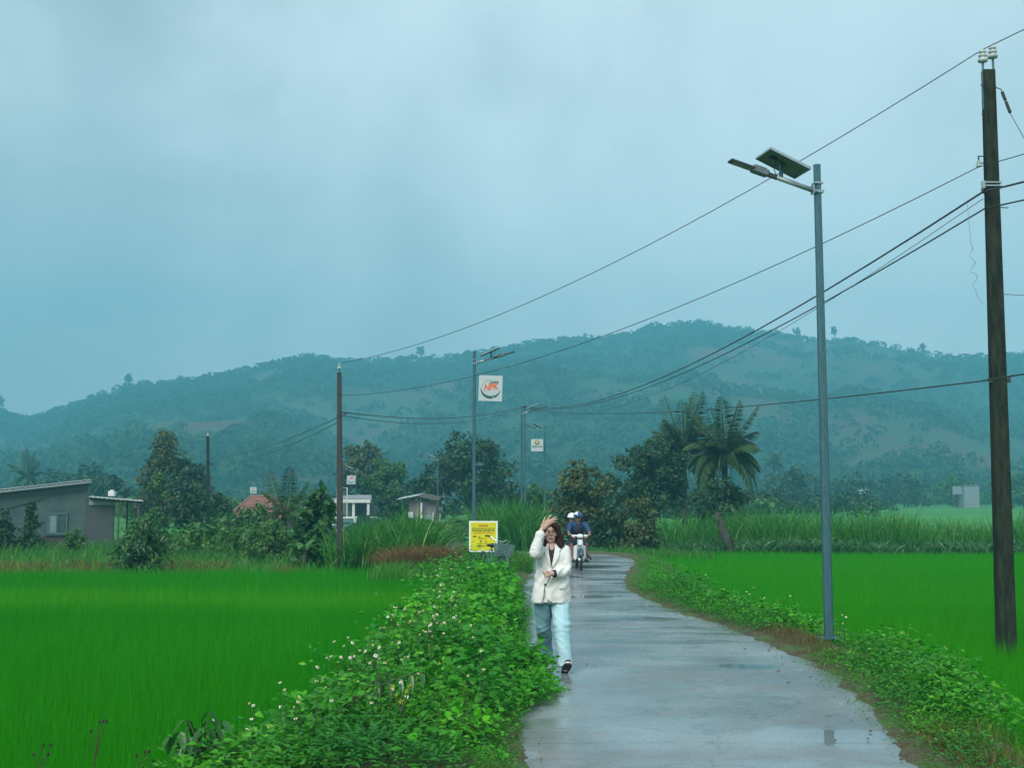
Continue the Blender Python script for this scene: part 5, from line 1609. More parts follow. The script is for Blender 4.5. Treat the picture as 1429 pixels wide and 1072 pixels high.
w_ = MB().box((.5, 2.46, zt * .5), (1.0, .06, 1.2)).obj('window', WOODDARK, hc); MB().box((.5, 2.42, zt * .5), (.85, .03, 1.05)).obj('pane', GLASSDARK, w_)

# ---- white sheet roofed shed
d = 84.0; X = lambda px: gx(px, d); Z = lambda py: hz(py, d)
hd_ = empty('sheet_shed', (X(580), d, GZ), 0, 'pink grey shed under a white sheet roof left of the large shade tree', 'shed')
o_ = X(580); zt = Z(700) - GZ
MB().box((X(589) - o_, 2, zt / 2), (X(608) - X(570), 3.6, zt)).obj('wall', PINKWALL, hd_)
a, b = Vector((X(554) - o_, -.4, Z(697) - GZ)), Vector((X(583) - o_, -.4, Z(691.5) - GZ))
ribbed(MB(), a, b, b + Vector((.2, 2.2, .12)), a + Vector((.2, 2.2, .12)), 14, .03, .05).obj('roof', SHEETROOF, hd_)
a, b = Vector((X(583.6) - o_, -.3, Z(693) - GZ)), Vector((X(612) - o_, -.3, Z(699) - GZ))
ribbed(MB(), a, b, b + Vector((0, 3.8, .25)), a + Vector((0, 3.8, .25)), 14, .03, .05).obj('roof', WOODDARK, hd_)
MB().box((X(588) - o_, -.1, Z(702) / 2 - GZ / 2 + .0), (.11, .11, Z(702) - GZ)).obj('post', WHITEWALL, hd_)
MB().box((X(573) - o_, -.1, (Z(715) - GZ) / 2), (.3, .10, Z(715) - GZ)).obj('post', WHITEWALL, hd_)
MB().box((X(597.5) - o_, .16, (Z(719) - GZ) / 2), (.52, .05, Z(719) - GZ)).obj('door', surf('blue_grey_door', (.24, .29, .33), (.2, .25, .29), rough=.6), hd_)
MB().box((X(604) - o_, .15, (Z(716) - GZ) / 2), (.10, .08, Z(716) - GZ)).obj('door_frame', WHITEWALL, hd_)

# ---- gabled house up in the trees, and the white walled one
d = 138.0; X = lambda px: gx(px, d); Z = lambda py: hz(py, d)
hg = empty('gabled_house', (X(538), d, GZ), 0, 'pale gabled house half hidden among the round trees', 'house')
o_ = X(538); zt = Z(673) - GZ
MB().prism([(X(527) - o_, 0, 0), (X(548) - o_, 0, 0), (X(548) - o_, 0, zt), (X(542) - o_, 0, Z(668.5) - GZ), (X(532) - o_, 0, Z(668.5) - GZ), (X(527) - o_, 0, zt)], (0, 5, 0)).obj('wall', surf('pale_wall', (.34, .35, .37), (.28, .3, .33), rough=.8), hg)
MB().prism([(X(525) - o_, -.3, zt - .1), (X(531.5) - o_, -.3, Z(667.5) - GZ), (X(542.5) - o_, -.3, Z(667.5) - GZ), (X(550) - o_, -.3, zt - .1), (X(550) - o_, -.3, zt + .05), (X(542.6) - o_, -.3, Z(666) - GZ), (X(531.4) - o_, -.3, Z(666) - GZ), (X(525) - o_, -.3, zt + .05)], (0, 5.6, 0)).obj('roof', WOODDARK, hg)
for px in (530.5, 537.5, 544.5):
    w_ = MB().box((X(px) - o_, -.03, Z(678) - GZ), (.42, .05, .6)).obj('window', WHITEWALL, hg); MB().box((X(px) - o_, -.065, Z(678) - GZ), (.30, .02, .48)).obj('pane', GLASSDARK, w_)
MB().box((X(553) - o_, .3, (Z(674) - GZ) / 2), (.55, .55, Z(674) - GZ)).obj('pillar', WOODDARK, hg)
d = 109.0; X = lambda px: gx(px, d); Z = lambda py: hz(py, d)
hw_ = empty('white_house', (X(605), d, GZ), 0, 'white walled house glimpsed behind the curved lamp post', 'house')
MB().box((0, 2, (Z(677) - GZ) / 2), (1.35, 4, Z(677) - GZ)).obj('wall', WHITEWALL, hw_)
MB().prism([(-.9, -.3, Z(677) - GZ), (.9, -.3, Z(677) - GZ), (0, -.3, Z(671) - GZ)], (0, 4.6, 0)).obj('roof', WOODDARK, hw_)
for q in (-.35, .3):
    w_ = MB().box((q, -.03, Z(684) - GZ), (.34, .05, .55)).obj('window', WOODDARK, hw_); MB().box((q, -.06, Z(684) - GZ), (.26, .02, .45)).obj('pane', GLASSDARK, w_)

# ---- huts across the far paddy
d = 250.0; X = lambda px: gx(px, d); Z = lambda py: hz(py, d)
hh = empty('sheet_hut', (X(1350), d, GZ), 0, 'pale sheet walled hut across the far paddy', 'hut')
o_ = X(1350); zg = Z(700) - GZ
HUTW = surf('hut_sheet', (.22, .27, .30), (.17, .22, .25), rough=.7)
MB().box((X(1356.5) - o_, 1.5, (Z(678) - GZ) / 2), (X(1367) - X(1346), 3, Z(678) - GZ)).obj('wall', HUTW, hh)
MB().box((X(1339.5) - o_, 1.2, (Z(679) - GZ) / 2 + (Z(690) - GZ) / 2), (X(1346) - X(1333), .15, Z(679) - Z(690))).obj('awning', HUTW, hh)
for px in (1334, 1340): MB().box((X(px) - o_, 1.2, (Z(690) - GZ) / 2), (.15, .15, Z(690) - GZ)).obj('post', WOODDARK, hh)
MB().box((X(1356.5) - o_, 1.5, Z(677.5) - GZ), (X(1368) - X(1345), 3.3, .1)).obj('roof', HUTW, hh)
h2 = empty('field_hut', (X(1207), d, GZ), 0, 'tiny white roofed field hut on posts, left across the far paddy', 'hut')
MB().prism([(-1.1, 0, Z(686) - GZ), (1.1, 0, Z(686) - GZ), (.9, 0, Z(683) - GZ), (-1.0, 0, Z(682.6) - GZ)], (0, 1.6, 0)).obj('roof', WHITEWALL, h2)
for q in (-.8, 0, .8): MB().box((q, .2, (Z(686) - GZ) / 2), (.16, .16, Z(686) - GZ)).obj('post', WHITEWALL, h2)

# ---- parked van half hidden left and right of the middle pole
d = 62.0
van = empty('parked_van', (gx(480, d), d, GZ), math.radians(-24), 'white and green van parked behind the middle pole and the cane', 'van')
VANW = surf('van_white', (.6, .63, .63), (.55, .58, .58), rough=.25, coat=.4); VANG = surf('van_green', (.03, .12, .11), (.025, .10, .09), rough=.3, coat=.3)
zz = hz(724, d) - GZ
MB().prism([(0, -.9, .35), (0, -.9, .95), (0, -.45, 1.05), (0, -.1, zz), (0, 2.6, zz), (0, 2.7, .35)], (1.35, 0, 0)).obj('body', VANG, van, bevel=.06).location.x = -.67
MB().prism([(-.58, -.475, 1.08), (.58, -.475, 1.08), (.52, -.15, zz - .1), (-.52, -.15, zz - .1)], (0, -.02, .01)).obj('windscreen', GLASSDARK, van)
MB().box((0, .95, zz + .03), (1.36, 2.2, .07)).obj('roof', VANW, van, bevel=.02)
MB().box((0, -.93, .5), (1.38, .10, .22)).obj('bumper', VANW, van, bevel=.02)
MB().box((-.33, -.72, .98), (.6, .42, .06)).obj('bonnet', VANW, van, bevel=.02)
for q in (-1, 1):
    MB().lathe((q * .48, -.905, .78), [(.11, 0), (.10, .04)], 14, rot=Matrix.Rotation(PI / 2, 3, 'X')).obj('headlight', ALU, van)
    MB().box((q * .77, -.25, 1.18), (.14, .05, .2)).obj('mirror', VANW, van)
    for y_ in (-.3, 2.0):
        wl_ = MB().lathe((q * .58, y_, .30), [(.2, -.09), (.30, -.08), (.30, .08), (.2, .09)], 16, rot=Matrix.Rotation(PI / 2, 3, 'Y')).obj('wheel', BLACK, van)
        MB().lathe((q * .66, y_, .30), [(.17, 0), (.12, q * .02)], 12, rot=Matrix.Rotation(PI / 2, 3, 'Y')).obj('rim', ALU, wl_)
    MB().box((q * .682, .7, 1.25), (.012, 1.2, .38)).obj('window', GLASSDARK, van)
text('GX', .24, BOARD_WHITE, van, (.30, -.93, .72), name='lettering', bold=.008)
# white pipe frame
d = 96.0; pf = empty('pipe_frame', (gx(477, d), d, GZ), 0, 'thin white pipe frame crossing behind the middle pole', 'frame')
z0 = hz(681, d) - GZ; q = gx(484, d) - gx(477, d)
MB().tube([(q, 0, 0), (q, 0, z0), (-q, 0, z0), (-q, 0, 0)], .045, 6).obj('pipe', WHITEWALL, pf)

# ================================================================== woman on the road
SKIN = surf('skin', (.54, .34, .28), (.48, .29, .23), rough=.5, scale=12)
SKIN2 = surf('skin_tanned', (.24, .13, .09), (.20, .11, .07), rough=.55, scale=12)
HAIRM = surf('dark_red_hair', (.040, .008, .007), (.015, .005, .004), rough=.6, spec=.2, scale=26, stretch=(5, 5, .5), bump=.6)
JACKET = surf('cream_linen', (.63, .64, .61), (.60, .61, .59), rough=.85, scale=40, bump=.08)
DENIM = surf('light_denim', (.36, .56, .60), (.28, .48, .54), rough=.85, scale=7, stretch=(2, 2, .8), bump=.05)
DENIM_SHADED = surf('shaded_denim', (.15, .30, .34), (.11, .24, .28), rough=.85, scale=7, stretch=(2, 2, .8))  # same jeans cloth; the rear leg's shade is put into this darker colour
BLACKCLOTH = surf('black_cloth', (.010, .009, .012), (.016, .014, .018), rough=.8)
SHOEBLACK = surf('shoe_black', (.015, .012, .014), (.025, .02, .022), rough=.6)
SHOEWHITE = surf('shoe_white', (.65, .66, .65), (.55, .57, .56), rough=.6)
LIP = surf('lips', (.30, .07, .07), (.26, .06, .06), rough=.4)
EYE = surf('eye_dark', (.015, .010, .010), (.02, .015, .012), rough=.25)
LENS = surf('spectacle_rim', (.10, .05, .045), (.12, .06, .05), rough=.3)
HORN = surf('horn_button', (.03, .02, .015), (.05, .035, .025), rough=.35)

wx, wy = gx(769.5, 14.25), 14.25
woman = empty('person', (wx, wy, -.002), 0, 'person in cream blazer and wide pale jeans walking, one hand raised over the forehead', 'person')


def finger(mb, base, tip, bend, r=.0088):
    base, tip, bend = Vector(base), Vector(tip), Vector(bend)
    p = [base, base.lerp(tip, .42) + bend * .8, base.lerp(tip, .74) + bend, tip]
    rr = [r * 1.1, r * 1.02, r * .92, r * .78]
    for i in range(3): mb.capsule(p[i], p[i + 1], rr[i], rr[i + 1], 8)


b = MB()
# head, jaw, nose, ears, neck
b.ball((-.004, .005, 1.545), (.074, .094, .108)); b.ball((-.004, -.030, 1.478), (.056, .060, .060)); b.ball((-.004, -.062, 1.443), (.026, .026, .022))
b.ball((-.004, -.098, 1.522), (.013, .018, .016)); b.capsule((-.004, -.086, 1.56), (-.004, -.097, 1.53), .008, .011)
for q in (-1, 1): b.ball((-.004 + q * .042, -.060, 1.515), (.026, .03, .024)); b.ball((-.004 + q * .077, .015, 1.525), (.012, .022, .032))
b.capsule((0, .012, 1.46), (.004, .02, 1.31), .047, .058); b.capsule((.004, -.030, 1.40), (.004, -.060, 1.35), .038, .034)
# trunk
b.ball((.02, .02, 1.20), (.150, .095, .19)); b.ball((.01, .02, .93), (.150, .110, .15)); b.capsule((.015, .02, 1.1), (.01, .02, .95), .115, .125)
b.capsule((-.13, .02, 1.34), (.165, .02, 1.33), .055, .055)
# raised right arm (seen on the left) and hand
b.capsule((-.135, .01, 1.345), (-.185, -.215, 1.325), .048, .040); b.capsule((-.185, -.215, 1.325), (-.112, -.205, 1.575), .039, .025)
RH = Matrix.Rotation(-math.radians(45), 3, 'Y')
b.ball((-.085, -.200, 1.610), (.034, .021, .040), RH); b.ball((-.055, -.198, 1.640), (.040, .016, .046), Matrix.Rotation(math.radians(38), 3, 'Y'))
finger(b, (-.052, -.203, 1.672), (.006, -.192, 1.738), (-.006, -.008, .004)); finger(b, (-.034, -.205, 1.664), (.056, -.190, 1.717), (0, -.010, .006), .0092)
finger(b, (-.024, -.204, 1.650), (.066, -.186, 1.694), (0, -.010, .005)); finger(b, (-.022, -.200, 1.632), (.058, -.178, 1.664), (0, -.008, .004), .008)
b.capsule((-.098, -.205, 1.625), (-.088, -.212, 1.672), .015, .012, 8); b.capsule((-.088, -.212, 1.672), (-.073, -.212, 1.712), .0115, .009, 8)
# left arm across the body, loose fist
b.capsule((.145, .02, 1.335), (.166, -.06, 1.11), .046, .040); b.capsule((.166, -.06, 1.11), (-.01, -.205, 1.085), .040, .026)
b.ball((-.048, -.225, 1.083), (.042, .026, .036)); b.capsule((-.01, -.205, 1.085), (-.04, -.222, 1.084), .026, .027)
for i, dz in enumerate((.026, .009, -.008, -.024)):
    z_ = 1.083 + dz; x0 = -.082 + .006 * i
    b.capsule((-.052, -.246, z_), (x0, -.250, z_ - .002), .0105, .0100, 8); b.capsule((x0, -.250, z_ - .002), (x0 - .010, -.228, z_ - .003), .0098, .0092, 8); b.capsule((x0 - .010, -.228, z_ - .003), (x0 + .018, -.212, z_ - .003), .009, .008, 8)
b.capsule((-.030, -.235, 1.108), (-.058, -.252, 1.118), .0125, .0115, 8); b.capsule((-.058, -.252, 1.118), (-.088, -.246, 1.122), .011, .009, 8)
# legs
b.capsule((-.08, .03, .90), (-.09, .10, .49), .055, .045); b.capsule((-.09, .10, .49), (-.055, .36, .12), .050, .034)
b.capsule((.085, .02, .90), (.125, -.10, .50), .055, .045); b.capsule((.125, -.13, .50), (.148, -.215, .11), .050, .034)
b.capsule((.148, -.215, .10), (.148, -.21, .05), .036, .034); b.capsule((-.055, .36, .12), (-.05, .34, .07), .036, .034)
body = fused(b, 'body', .0066, 3, SKIN, woman)

# facial features
for q in (-1, 1):
    e = MB(); e.ball((-.004 + q * .031, -.0875, 1.546), (.011, .007, .004)); e.obj('eye', EYE, body, True)
    e = MB(); e.tube([(-.004 + q * .012, -.091, 1.566), (-.004 + q * .032, -.093, 1.571), (-.004 + q * .052, -.080, 1.565)], [.003, .0035, .002], 5); e.obj('eyebrow', HAIRM, body)
e = MB(); e.ball((-.004, -.0905, 1.478), (.024, .008, .0065)); e.ball((-.004, -.0895, 1.469), (.019, .008, .0065)); e.obj('mouth', LIP, body, True)
g = MB()
for q in (-1, 1):
    g.tube([(-.004 + q * .034 + .026 * math.cos(a), -.104 + .010 * abs(math.cos(a)) * (1 if q * math.cos(a) > 0 else .1), 1.543 + .022 * math.sin(a)) for a in [2 * PI * i / 18 for i in range(19)]], .0014, 5, False)
    g.tube([(-.004 + q * .061, -.094, 1.548), (-.004 + q * .078, -.02, 1.55)], .0018, 4)
g.tube([(-.013, -.105, 1.548), (.005, -.105, 1.548)], .0022, 5)
g.obj('glasses', LENS, woman)

# hair
h = MB()
h.ball((0, .030, 1.567), (.093, .100, .104)); h.ball((0, .085, 1.50), (.085, .060, .12)); h.capsule((.01, .075, 1.46), (.03, .075, 1.36), .080, .070)
h.capsule((.072, -.005, 1.60), (.086, -.030, 1.52), .030, .034); h.capsule((.086, -.030, 1.52), (.102, -.035, 1.44), .036, .040); h.capsule((.102, -.035, 1.44), (.098, -.060, 1.385), .042, .030); h.capsule((.112, .0, 1.45), (.130, -.015, 1.405), .034, .020)
h.capsule((-.076, .0, 1.60), (-.088, -.010, 1.50), .028, .028); h.capsule((-.088, -.010, 1.50), (-.078, -.035, 1.42), .028, .026); h.capsule((-.078, -.035, 1.42), (-.066, -.052, 1.375), .026, .014); h.capsule((-.09, .04, 1.48), (-.09, .03, 1.38), .04, .03)
h.capsule((.005, -.070, 1.638), (.045, -.082, 1.600), .026, .022); h.capsule((.045, -.082, 1.600), (.064, -.074, 1.545), .021, .015); h.capsule((.064, -.074, 1.545), (.074, -.060, 1.49), .015, .016)
h.capsule((-.005, -.070, 1.638), (-.050, -.070, 1.610), .024, .018); h.capsule((-.050, -.070, 1.61), (-.070, -.052, 1.555), .018, .013)
for i in range(16):
    x_ = .06 + .075 * random.random(); h.capsule((x_, -.03 - .03 * random.random(), 1.44), (x_ + random.uniform(-.01, .025), -.045 + random.uniform(-.03, .02), 1.375 + random.uniform(-.02, .02)), .012, .004, 6)
def strands(V, N):
    w = np.sin(np.arctan2(V[:, 1] + .0, V[:, 0]) * 42 + V[:, 2] * 9) * .0022 + (fbm(V[:, 0] * 60, V[:, 1] * 60 + V[:, 2] * 6, 3, 2) - .5) * .007
    return V + N * w[:, None]
fused(h, 'hair', .006, 2, HAIRM, woman, shape=strands)

# blazer: shaped rings joined with the two sleeves, hem slit cut at the front
JR = [(.755, -.004, .012, .222, .152), (.82, -.002, .010, .217, .154), (.90, .002, .008, .208, .152), (1.0, .010, .006, .196, .142), (1.08, .014, .004, .187, .134), (1.16, .017, .006, .183, .130),
      (1.25, .018, .010, .183, .122), (1.32, .018, .016, .176, .104), (1.365, .016, .02, .150, .088), (1.395, .012, .022, .105, .074), (1.415, .008, .024, .074, .066)]
j = MB(); n = 40; V = []
for z, cx, cy, rx, ry in JR:
    for i in range(n):
        a = 2 * PI * i / n; c, s_ = math.cos(a), math.sin(a); e = .86
        V.append((cx + rx * math.copysign(abs(c) ** e, c), cy + ry * math.copysign(abs(s_) ** e, s_), z))
Fc = [(i * n + k2, i * n + (k2 + 1) % n, (i + 1) * n + (k2 + 1) % n, (i + 1) * n + k2) for i in range(len(JR) - 1) for k2 in range(n)]
Fc += [tuple(range(n - 1, -1, -1)), tuple((len(JR) - 1) * n + k2 for k2 in range(n))]
j.add(V, Fc)
j.capsule((-.130, .01, 1.335), (-.185, -.215, 1.315), .076, .066); j.capsule((-.185, -.215, 1.315), (-.126, -.212, 1.515), .066, .056); j.tube([(-.130, -.212, 1.49), (-.119, -.208, 1.535)], [.058, .054], 18)
j.capsule((.150, .012, 1.325), (.168, -.058, 1.115), .070, .064); j.capsule((.168, -.058, 1.115), (.075, -.160, 1.092), .064, .053); j.tube([(.085, -.152, 1.094), (.040, -.185, 1.088)], [.054, .053], 18)
cut = MB()
cut.prism([(-.080, -.40, .945), (-.072, -.40, .90), (-.066, -.40, .84), (-.045, -.40, .80), (.01, -.40, .768), (.02, -.40, .70), (-.115, -.40, .70), (-.105, -.40, .775), (-.088, -.40, .85)], (0, .30, 0))


def folds(V, N):
    x, y, z = V[:, 0], V[:, 1], V[:, 2]
    rid = lambda a, c, s: (1 - np.abs(2 * fbm(a, c, s, 3) - 1)) ** 4
    w = (fbm(x * 7 + z * 4, z * 6 - x * 4, 5, 2) - .5) * .008 + rid(x * 7 + z * 6, z * 2 - x * 2, 15) * .006 - rid(x * 4 - z * 7, z * 2 + x * 2, 17) * .005
    arm = np.exp(-(((x - .16) / .09) ** 2 + ((z - 1.12) / .10) ** 2))
    w = w + arm * .0028 * np.sin((z * 1.0 + x * .9 + (fbm(x * 9, z * 9, 2, 2) - .5) * .10) * 120)
    up = np.exp(-(((x + .17) / .08) ** 2 + ((z - 1.38) / .12) ** 2))
    w = w + up * .0025 * np.sin((z * 1.2 + y * .7 + x + (fbm(x * 9, y * 9, 2, 2) - .5) * .12) * 105)
    drag = np.exp(-(((z - 1.05) / .13) ** 2)) * (y < -.02)
    w = w + drag * .008 * np.sin((x * 1.0 - z * .75 + 2) * 62)
    skirt = np.clip((1.0 - z) / .25, 0, 1)
    w = w + skirt * .010 * np.sin(np.arctan2(y, x) * 7 + 1.1)
    return V + N * w[:, None]


jacket = fused(j, 'blazer', .0085, 4, JACKET, woman, cut=cut, shape=folds)


def jfront(x, z, off):
    zs = [r[0] for r in JR]
    cx, cy, rx, ry = (np.interp(z, zs, [r[i] for r in JR]) for i in (1, 2, 3, 4))
    q = min(abs((x - cx) / rx), .98)
    return cy - ry * max(1 - q ** (2 / .86), .01) ** (.86 / 2) - off


def patch(name, poly, mat, off, th, parent, nsub=7):
    """cloth panel laid on the front of the blazer: poly is left edge and right edge point lists, top to bottom"""
    L, R = poly; m = MB(); rows = []
    for i in range(nsub + 1):
        f = i / nsub
        ip = lambda P: (np.interp(f, np.linspace(0, 1, len(P)), [p[0] for p in P]), np.interp(f, np.linspace(0, 1, len(P)), [p[1] for p in P]))
        a, c = ip(L), ip(R); row = []
        for k2 in range(6):
            t = k2 / 5; x, z = a[0] * (1 - t) + c[0] * t, a[1] * (1 - t) + c[1] * t
            row.append(Vector((x, jfront(x, z, off), z)))
        rows.append(row)
    V = [p for r in rows for p in r]; k3 = len(V); V += [p + Vector((0, th, 0)) for p in V]
    Fc = []
    for i in range(nsub):
        for k2 in range(5):
            a = i * 6 + k2; Fc += [(a, a + 1, a + 7, a + 6), (a + k3 + 6, a + k3 + 7, a + k3 + 1, a + k3)]
    bd = [i for i in range(6)] + [i * 6 + 5 for i in range(1, nsub + 1)] + [nsub * 6 + k2 for k2 in range(4, -1, -1)] + [i * 6 for i in range(nsub - 1, 0, -1)]
    Fc += [(bd[i], bd[(i + 1) % len(bd)], bd[(i + 1) % len(bd)] + k3, bd[i] + k3) for i in range(len(bd))]
    return m.add(V, Fc).obj(name, mat, parent, True)


patch('black_top', ([(-.036, 1.375), (-.030, 1.33), (-.014, 1.24), (-.006, 1.16)], [(.044, 1.375), (.036, 1.33), (.016, 1.24), (-.004, 1.155)]), BLACKCLOTH, .012, .02, woman)
patch('skin_neckline', ([(-.016, 1.40), (-.006, 1.375), (.004, 1.345)], [(.026, 1.40), (.016, 1.375), (.008, 1.34)]), SKIN, .0165, .02, body, 4)
patch('lapel', ([(-.088, 1.385), (-.090, 1.335), (-.070, 1.30), (-.062, 1.28), (-.040, 1.23), (-.012, 1.155)], [(-.034, 1.395), (-.030, 1.34), (-.026, 1.30), (-.020, 1.26), (-.013, 1.21), (-.005, 1.15)]), JACKET, .020, .018, jacket)
patch('lapel', ([(.042, 1.395), (.036, 1.34), (.028, 1.30), (.020, 1.25), (.010, 1.20), (-.006, 1.15)], [(.090, 1.385), (.112, 1.345), (.086, 1.325), (.100, 1.30), (.062, 1.22), (.0, 1.145)]), JACKET, .022, .018, jacket)
patch('pocket_flap', ([(.085, .955), (.085, .93), (.088, .91)], [(.165, .965), (.168, .94), (.168, .92)]), JACKET, .012, .014, jacket, 4)
patch('front_edge', ([(-.012, 1.15), (-.030, 1.08), (-.062, 1.0), (-.084, .955)], [(.006, 1.15), (-.012, 1.08), (-.044, 1.0), (-.066, .955)]), JACKET, .015, .016, jacket)
MB().lathe((-.072, jfront(-.072, .965, .016), .965), [(.013, 0), (.0135, .004), (.010, .007)], 14, rot=Matrix.Rotation(PI / 2, 3, 'X')).obj('button', HORN, jacket)
for i in range(3):
    MB().ball((-.082 - .012 * i, -.262 - .003 * i, 1.500 - .024 * i), (.007, .004, .007), None, 8, 6).obj('button', HORN, jacket)
MB().tube([(.038, -.186, 1.088), (.022, -.196, 1.087)], [.043, .041], 16).obj('black_cuff', BLACKCLOTH, woman, True)

# wide jeans, one leg forward
def jeans_leg(pts, rad, hem):
    m = MB()
    for i in range(len(pts) - 1): m.capsule(pts[i], pts[i + 1], rad[i], rad[i + 1])
    m.tube([pts[-1], hem], [rad[-1], rad[-1] * .98], 20)
    return m


def denim_folds(seed, kz):
    def f(V, N):
        x, y, z = V[:, 0], V[:, 1], V[:, 2]
        rid = (1 - np.abs(2 * fbm(x * 7 + z * 7 + seed, z * 4 - x * 3, seed, 3) - 1)) ** 4
        w = (fbm(x * 8 + seed, z * 3, seed, 2) - .5) * .012 + rid * .008
        kn = np.exp(-((z - kz) / .10) ** 2)
        w = w + kn * .0032 * np.sin((z + .55 * np.abs(x - .10) + (fbm(x * 8, z * 8, 6, 2) - .5) * .10) * 78 + seed)
        w = w + np.clip((.35 - z) / .2, 0, 1) * .006 * np.sin(np.arctan2(y, x - .12) * 6 + z * 16)
        return V + N * w[:, None]
    return f


m = jeans_leg([(-.078, .03, .91), (-.086, .06, .72), (-.084, .11, .47), (-.066, .24, .28)], [.105, .102, .088, .082], (-.055, .345, .085))
jr = fused(m, 'jeans_leg', .009, 3, DENIM_SHADED, woman, shape=denim_folds(3, .40)); jr['label'] = 'back trouser leg, same denim with shade painted into its colour'
m = jeans_leg([(.085, .03, .91), (.104, -.02, .70), (.118, -.115, .49), (.134, -.165, .28)], [.098, .102, .094, .080], (.146, -.205, .072)); m.ball((.01, .02, .92), (.160, .115, .10))
fused(m, 'jeans_leg', .009, 3, DENIM, woman, shape=denim_folds(7, .50))

# canvas shoes; the front one rolls on its heel, toe up
def shoe(loc_, rot_):
    r = bpy.data.objects.new('shoe', None); COL.objects.link(r); r.parent = woman
    u = MB(); u.ball((0, -.045, .045), (.042, .115, .040)); u.ball((0, .05, .06), (.038, .060, .055)); u.capsule((0, .045, .06), (0, .05, .10), .036, .038)
    up = fused(u, 'upper', .007, 2, SHOEBLACK, r)
    V = []; prof = [(0, -.165), (.030, -.15), (.044, -.11), (.046, -.06), (.038, 0), (.036, .05), (.034, .095), (.018, .118), (0, .123)]
    out = prof + [(-x, y) for x, y in prof[-2:0:-1]]
    s_ = MB(); s_.prism([(x, y, -.002) for x, y in out], (0, 0, .026)).obj('sole', SHOEBLACK, r)
    s_ = MB(); s_.prism([(x * 1.05, y * 1.01, .014) for x, y in out], (0, 0, .013)).obj('sole_edge', SHOEWHITE, r)
    for k2 in range(4): MB().tube([(-.024, -.035 - .022 * k2, .081 - .007 * k2), (0, -.04 - .022 * k2, .088 - .008 * k2), (.024, -.035 - .022 * k2, .081 - .007 * k2)], .0045, 5).obj('lace', SHOEWHITE, r)
    r.location = loc_; r.rotation_euler = rot_
    return r


shoe((.150, -.225, .034), (-math.radians(33), math.radians(10), math.radians(6)))
shoe((-.05, .30, .035), (math.radians(22), 0, math.radians(-6)))

# ================================================================== motorcycle with two riders
mx_, my_ = gx(807.5, 33.7), 33.7
MW = surf('bike_white', (.70, .74, .76), (.62, .66, .68), rough=.3); MT = surf('bike_teal', (.02, .05, .06), (.025, .06, .07), rough=.3, coat=.3)
CHROME = surf('chrome', (.55, .58, .6), (.45, .48, .5), rough=.2, metal=.9); NAVY = surf('navy_cloth', (.012, .014, .03), (.02, .02, .04), rough=.85)
BLUE = surf('blue_shirt', (.008, .05, .13), (.006, .035, .10), rough=.8, scale=8); HBLUE = surf('helmet_blue', (.008, .05, .20), (.008, .04, .17), rough=.2, coat=.5)
HWHITE = surf('helmet_white', (.72, .76, .78), (.66, .70, .72), rough=.22, coat=.5); LAMPG = surf('headlight_glass', (.70, .74, .76), (.6, .64, .66), rough=.1)
moto = empty('motorcycle', (mx_, my_, .0), math.radians(2), 'small white and black motorcycle with two riders coming along the wet road', 'motorcycle')
RX = Matrix.Rotation(PI / 2, 3, 'Y')


def wheel(y, r, steer=0):
    w = bpy.data.objects.new('wheel', None); COL.objects.link(w); w.parent = moto; w.location = (0, y, r)
    m = MB(); pts = [(0, math.cos(a) * (r - .032), math.sin(a) * (r - .032)) for a in [2 * PI * i / 28 for i in range(29)]]
    m.tube(pts, .034, 8, False).obj('tyre', BLACK, w, True)
    m = MB(); m.tube([(0, math.cos(a) * (r - .068), math.sin(a) * (r - .068)) for a in [2 * PI * i / 28 for i in range(29)]], .012, 6, False); m.lathe((0, 0, 0), [(.05, -.05), (.055, -.02), (.055, .02), (.05, .05)], 14, rot=RX)
    for i in range(18):
        a = 2 * PI * i / 18; m.tube([(.03 * (-1) ** i, math.cos(a) * .05, math.sin(a) * .05), (0, math.cos(a + .2) * (r - .07), math.sin(a + .2) * (r - .07))], .0025, 3)
    m.obj('rim', CHROME, w)


wheel(-.60, .275); wheel(.62, .275)
for q in (-1, 1):
    MB().tube([(q * .062, -.60, .275), (q * .062, -.50, .62), (q * .05, -.44, .80)], [.020, .022, .022], 8).obj('fork', CHROME, moto)
m = MB()
V = []
for i in range(11):
    a = math.radians(20 + 150 * i / 10)
    for x_, dr in ((-.062, -.02), (-.045, .012), (0, .022), (.045, .012), (.062, -.02)): V.append((x_, -.60 - math.cos(a) * (.31 + dr), .275 + math.sin(a) * (.31 + dr)))
fc = [(i * 5 + k2, i * 5 + k2 + 1, i * 5 + k2 + 6, i * 5 + k2 + 5) for i in range(10) for k2 in range(4)]
m.add(V, fc); o = m.obj('front_fender', MT, moto, True); o.modifiers.new('s', 'SOLIDIFY').thickness = .006
m = MB(); m.prism([(-.075, -.47, .58), (.075, -.47, .58), (.085, -.45, .70), (.06, -.43, .82), (-.06, -.43, .82), (-.085, -.45, .70)], (0, .06, 0)); m.obj('front_panel', MT, moto, bevel=.012)
MB().box((0, -.475, .735), (.10, .02, .13), Matrix.Rotation(-.12, 3, 'X')).obj('front_plate', MW, moto, bevel=.01)
m = MB(); m.box((0, -.49, .635), (.155, .03, .075)); m.obj('front_grille', MW, moto, bevel=.008)
for q in (-1, 0, 1): MB().box((q * .045, -.508, .638), (.032, .012, .046)).obj('grille_slot', BLACK, moto)
m = MB(); m.ball((0, -.46, .885), (.09, .07, .06)); m.box((0, -.45, .885), (.15, .09, .085)); fused(m, 'headlight_housing', .009, 2, MW, moto)
MB().box((0, -.53, .885), (.125, .012, .05)).obj('headlight', LAMPG, moto, bevel=.006)
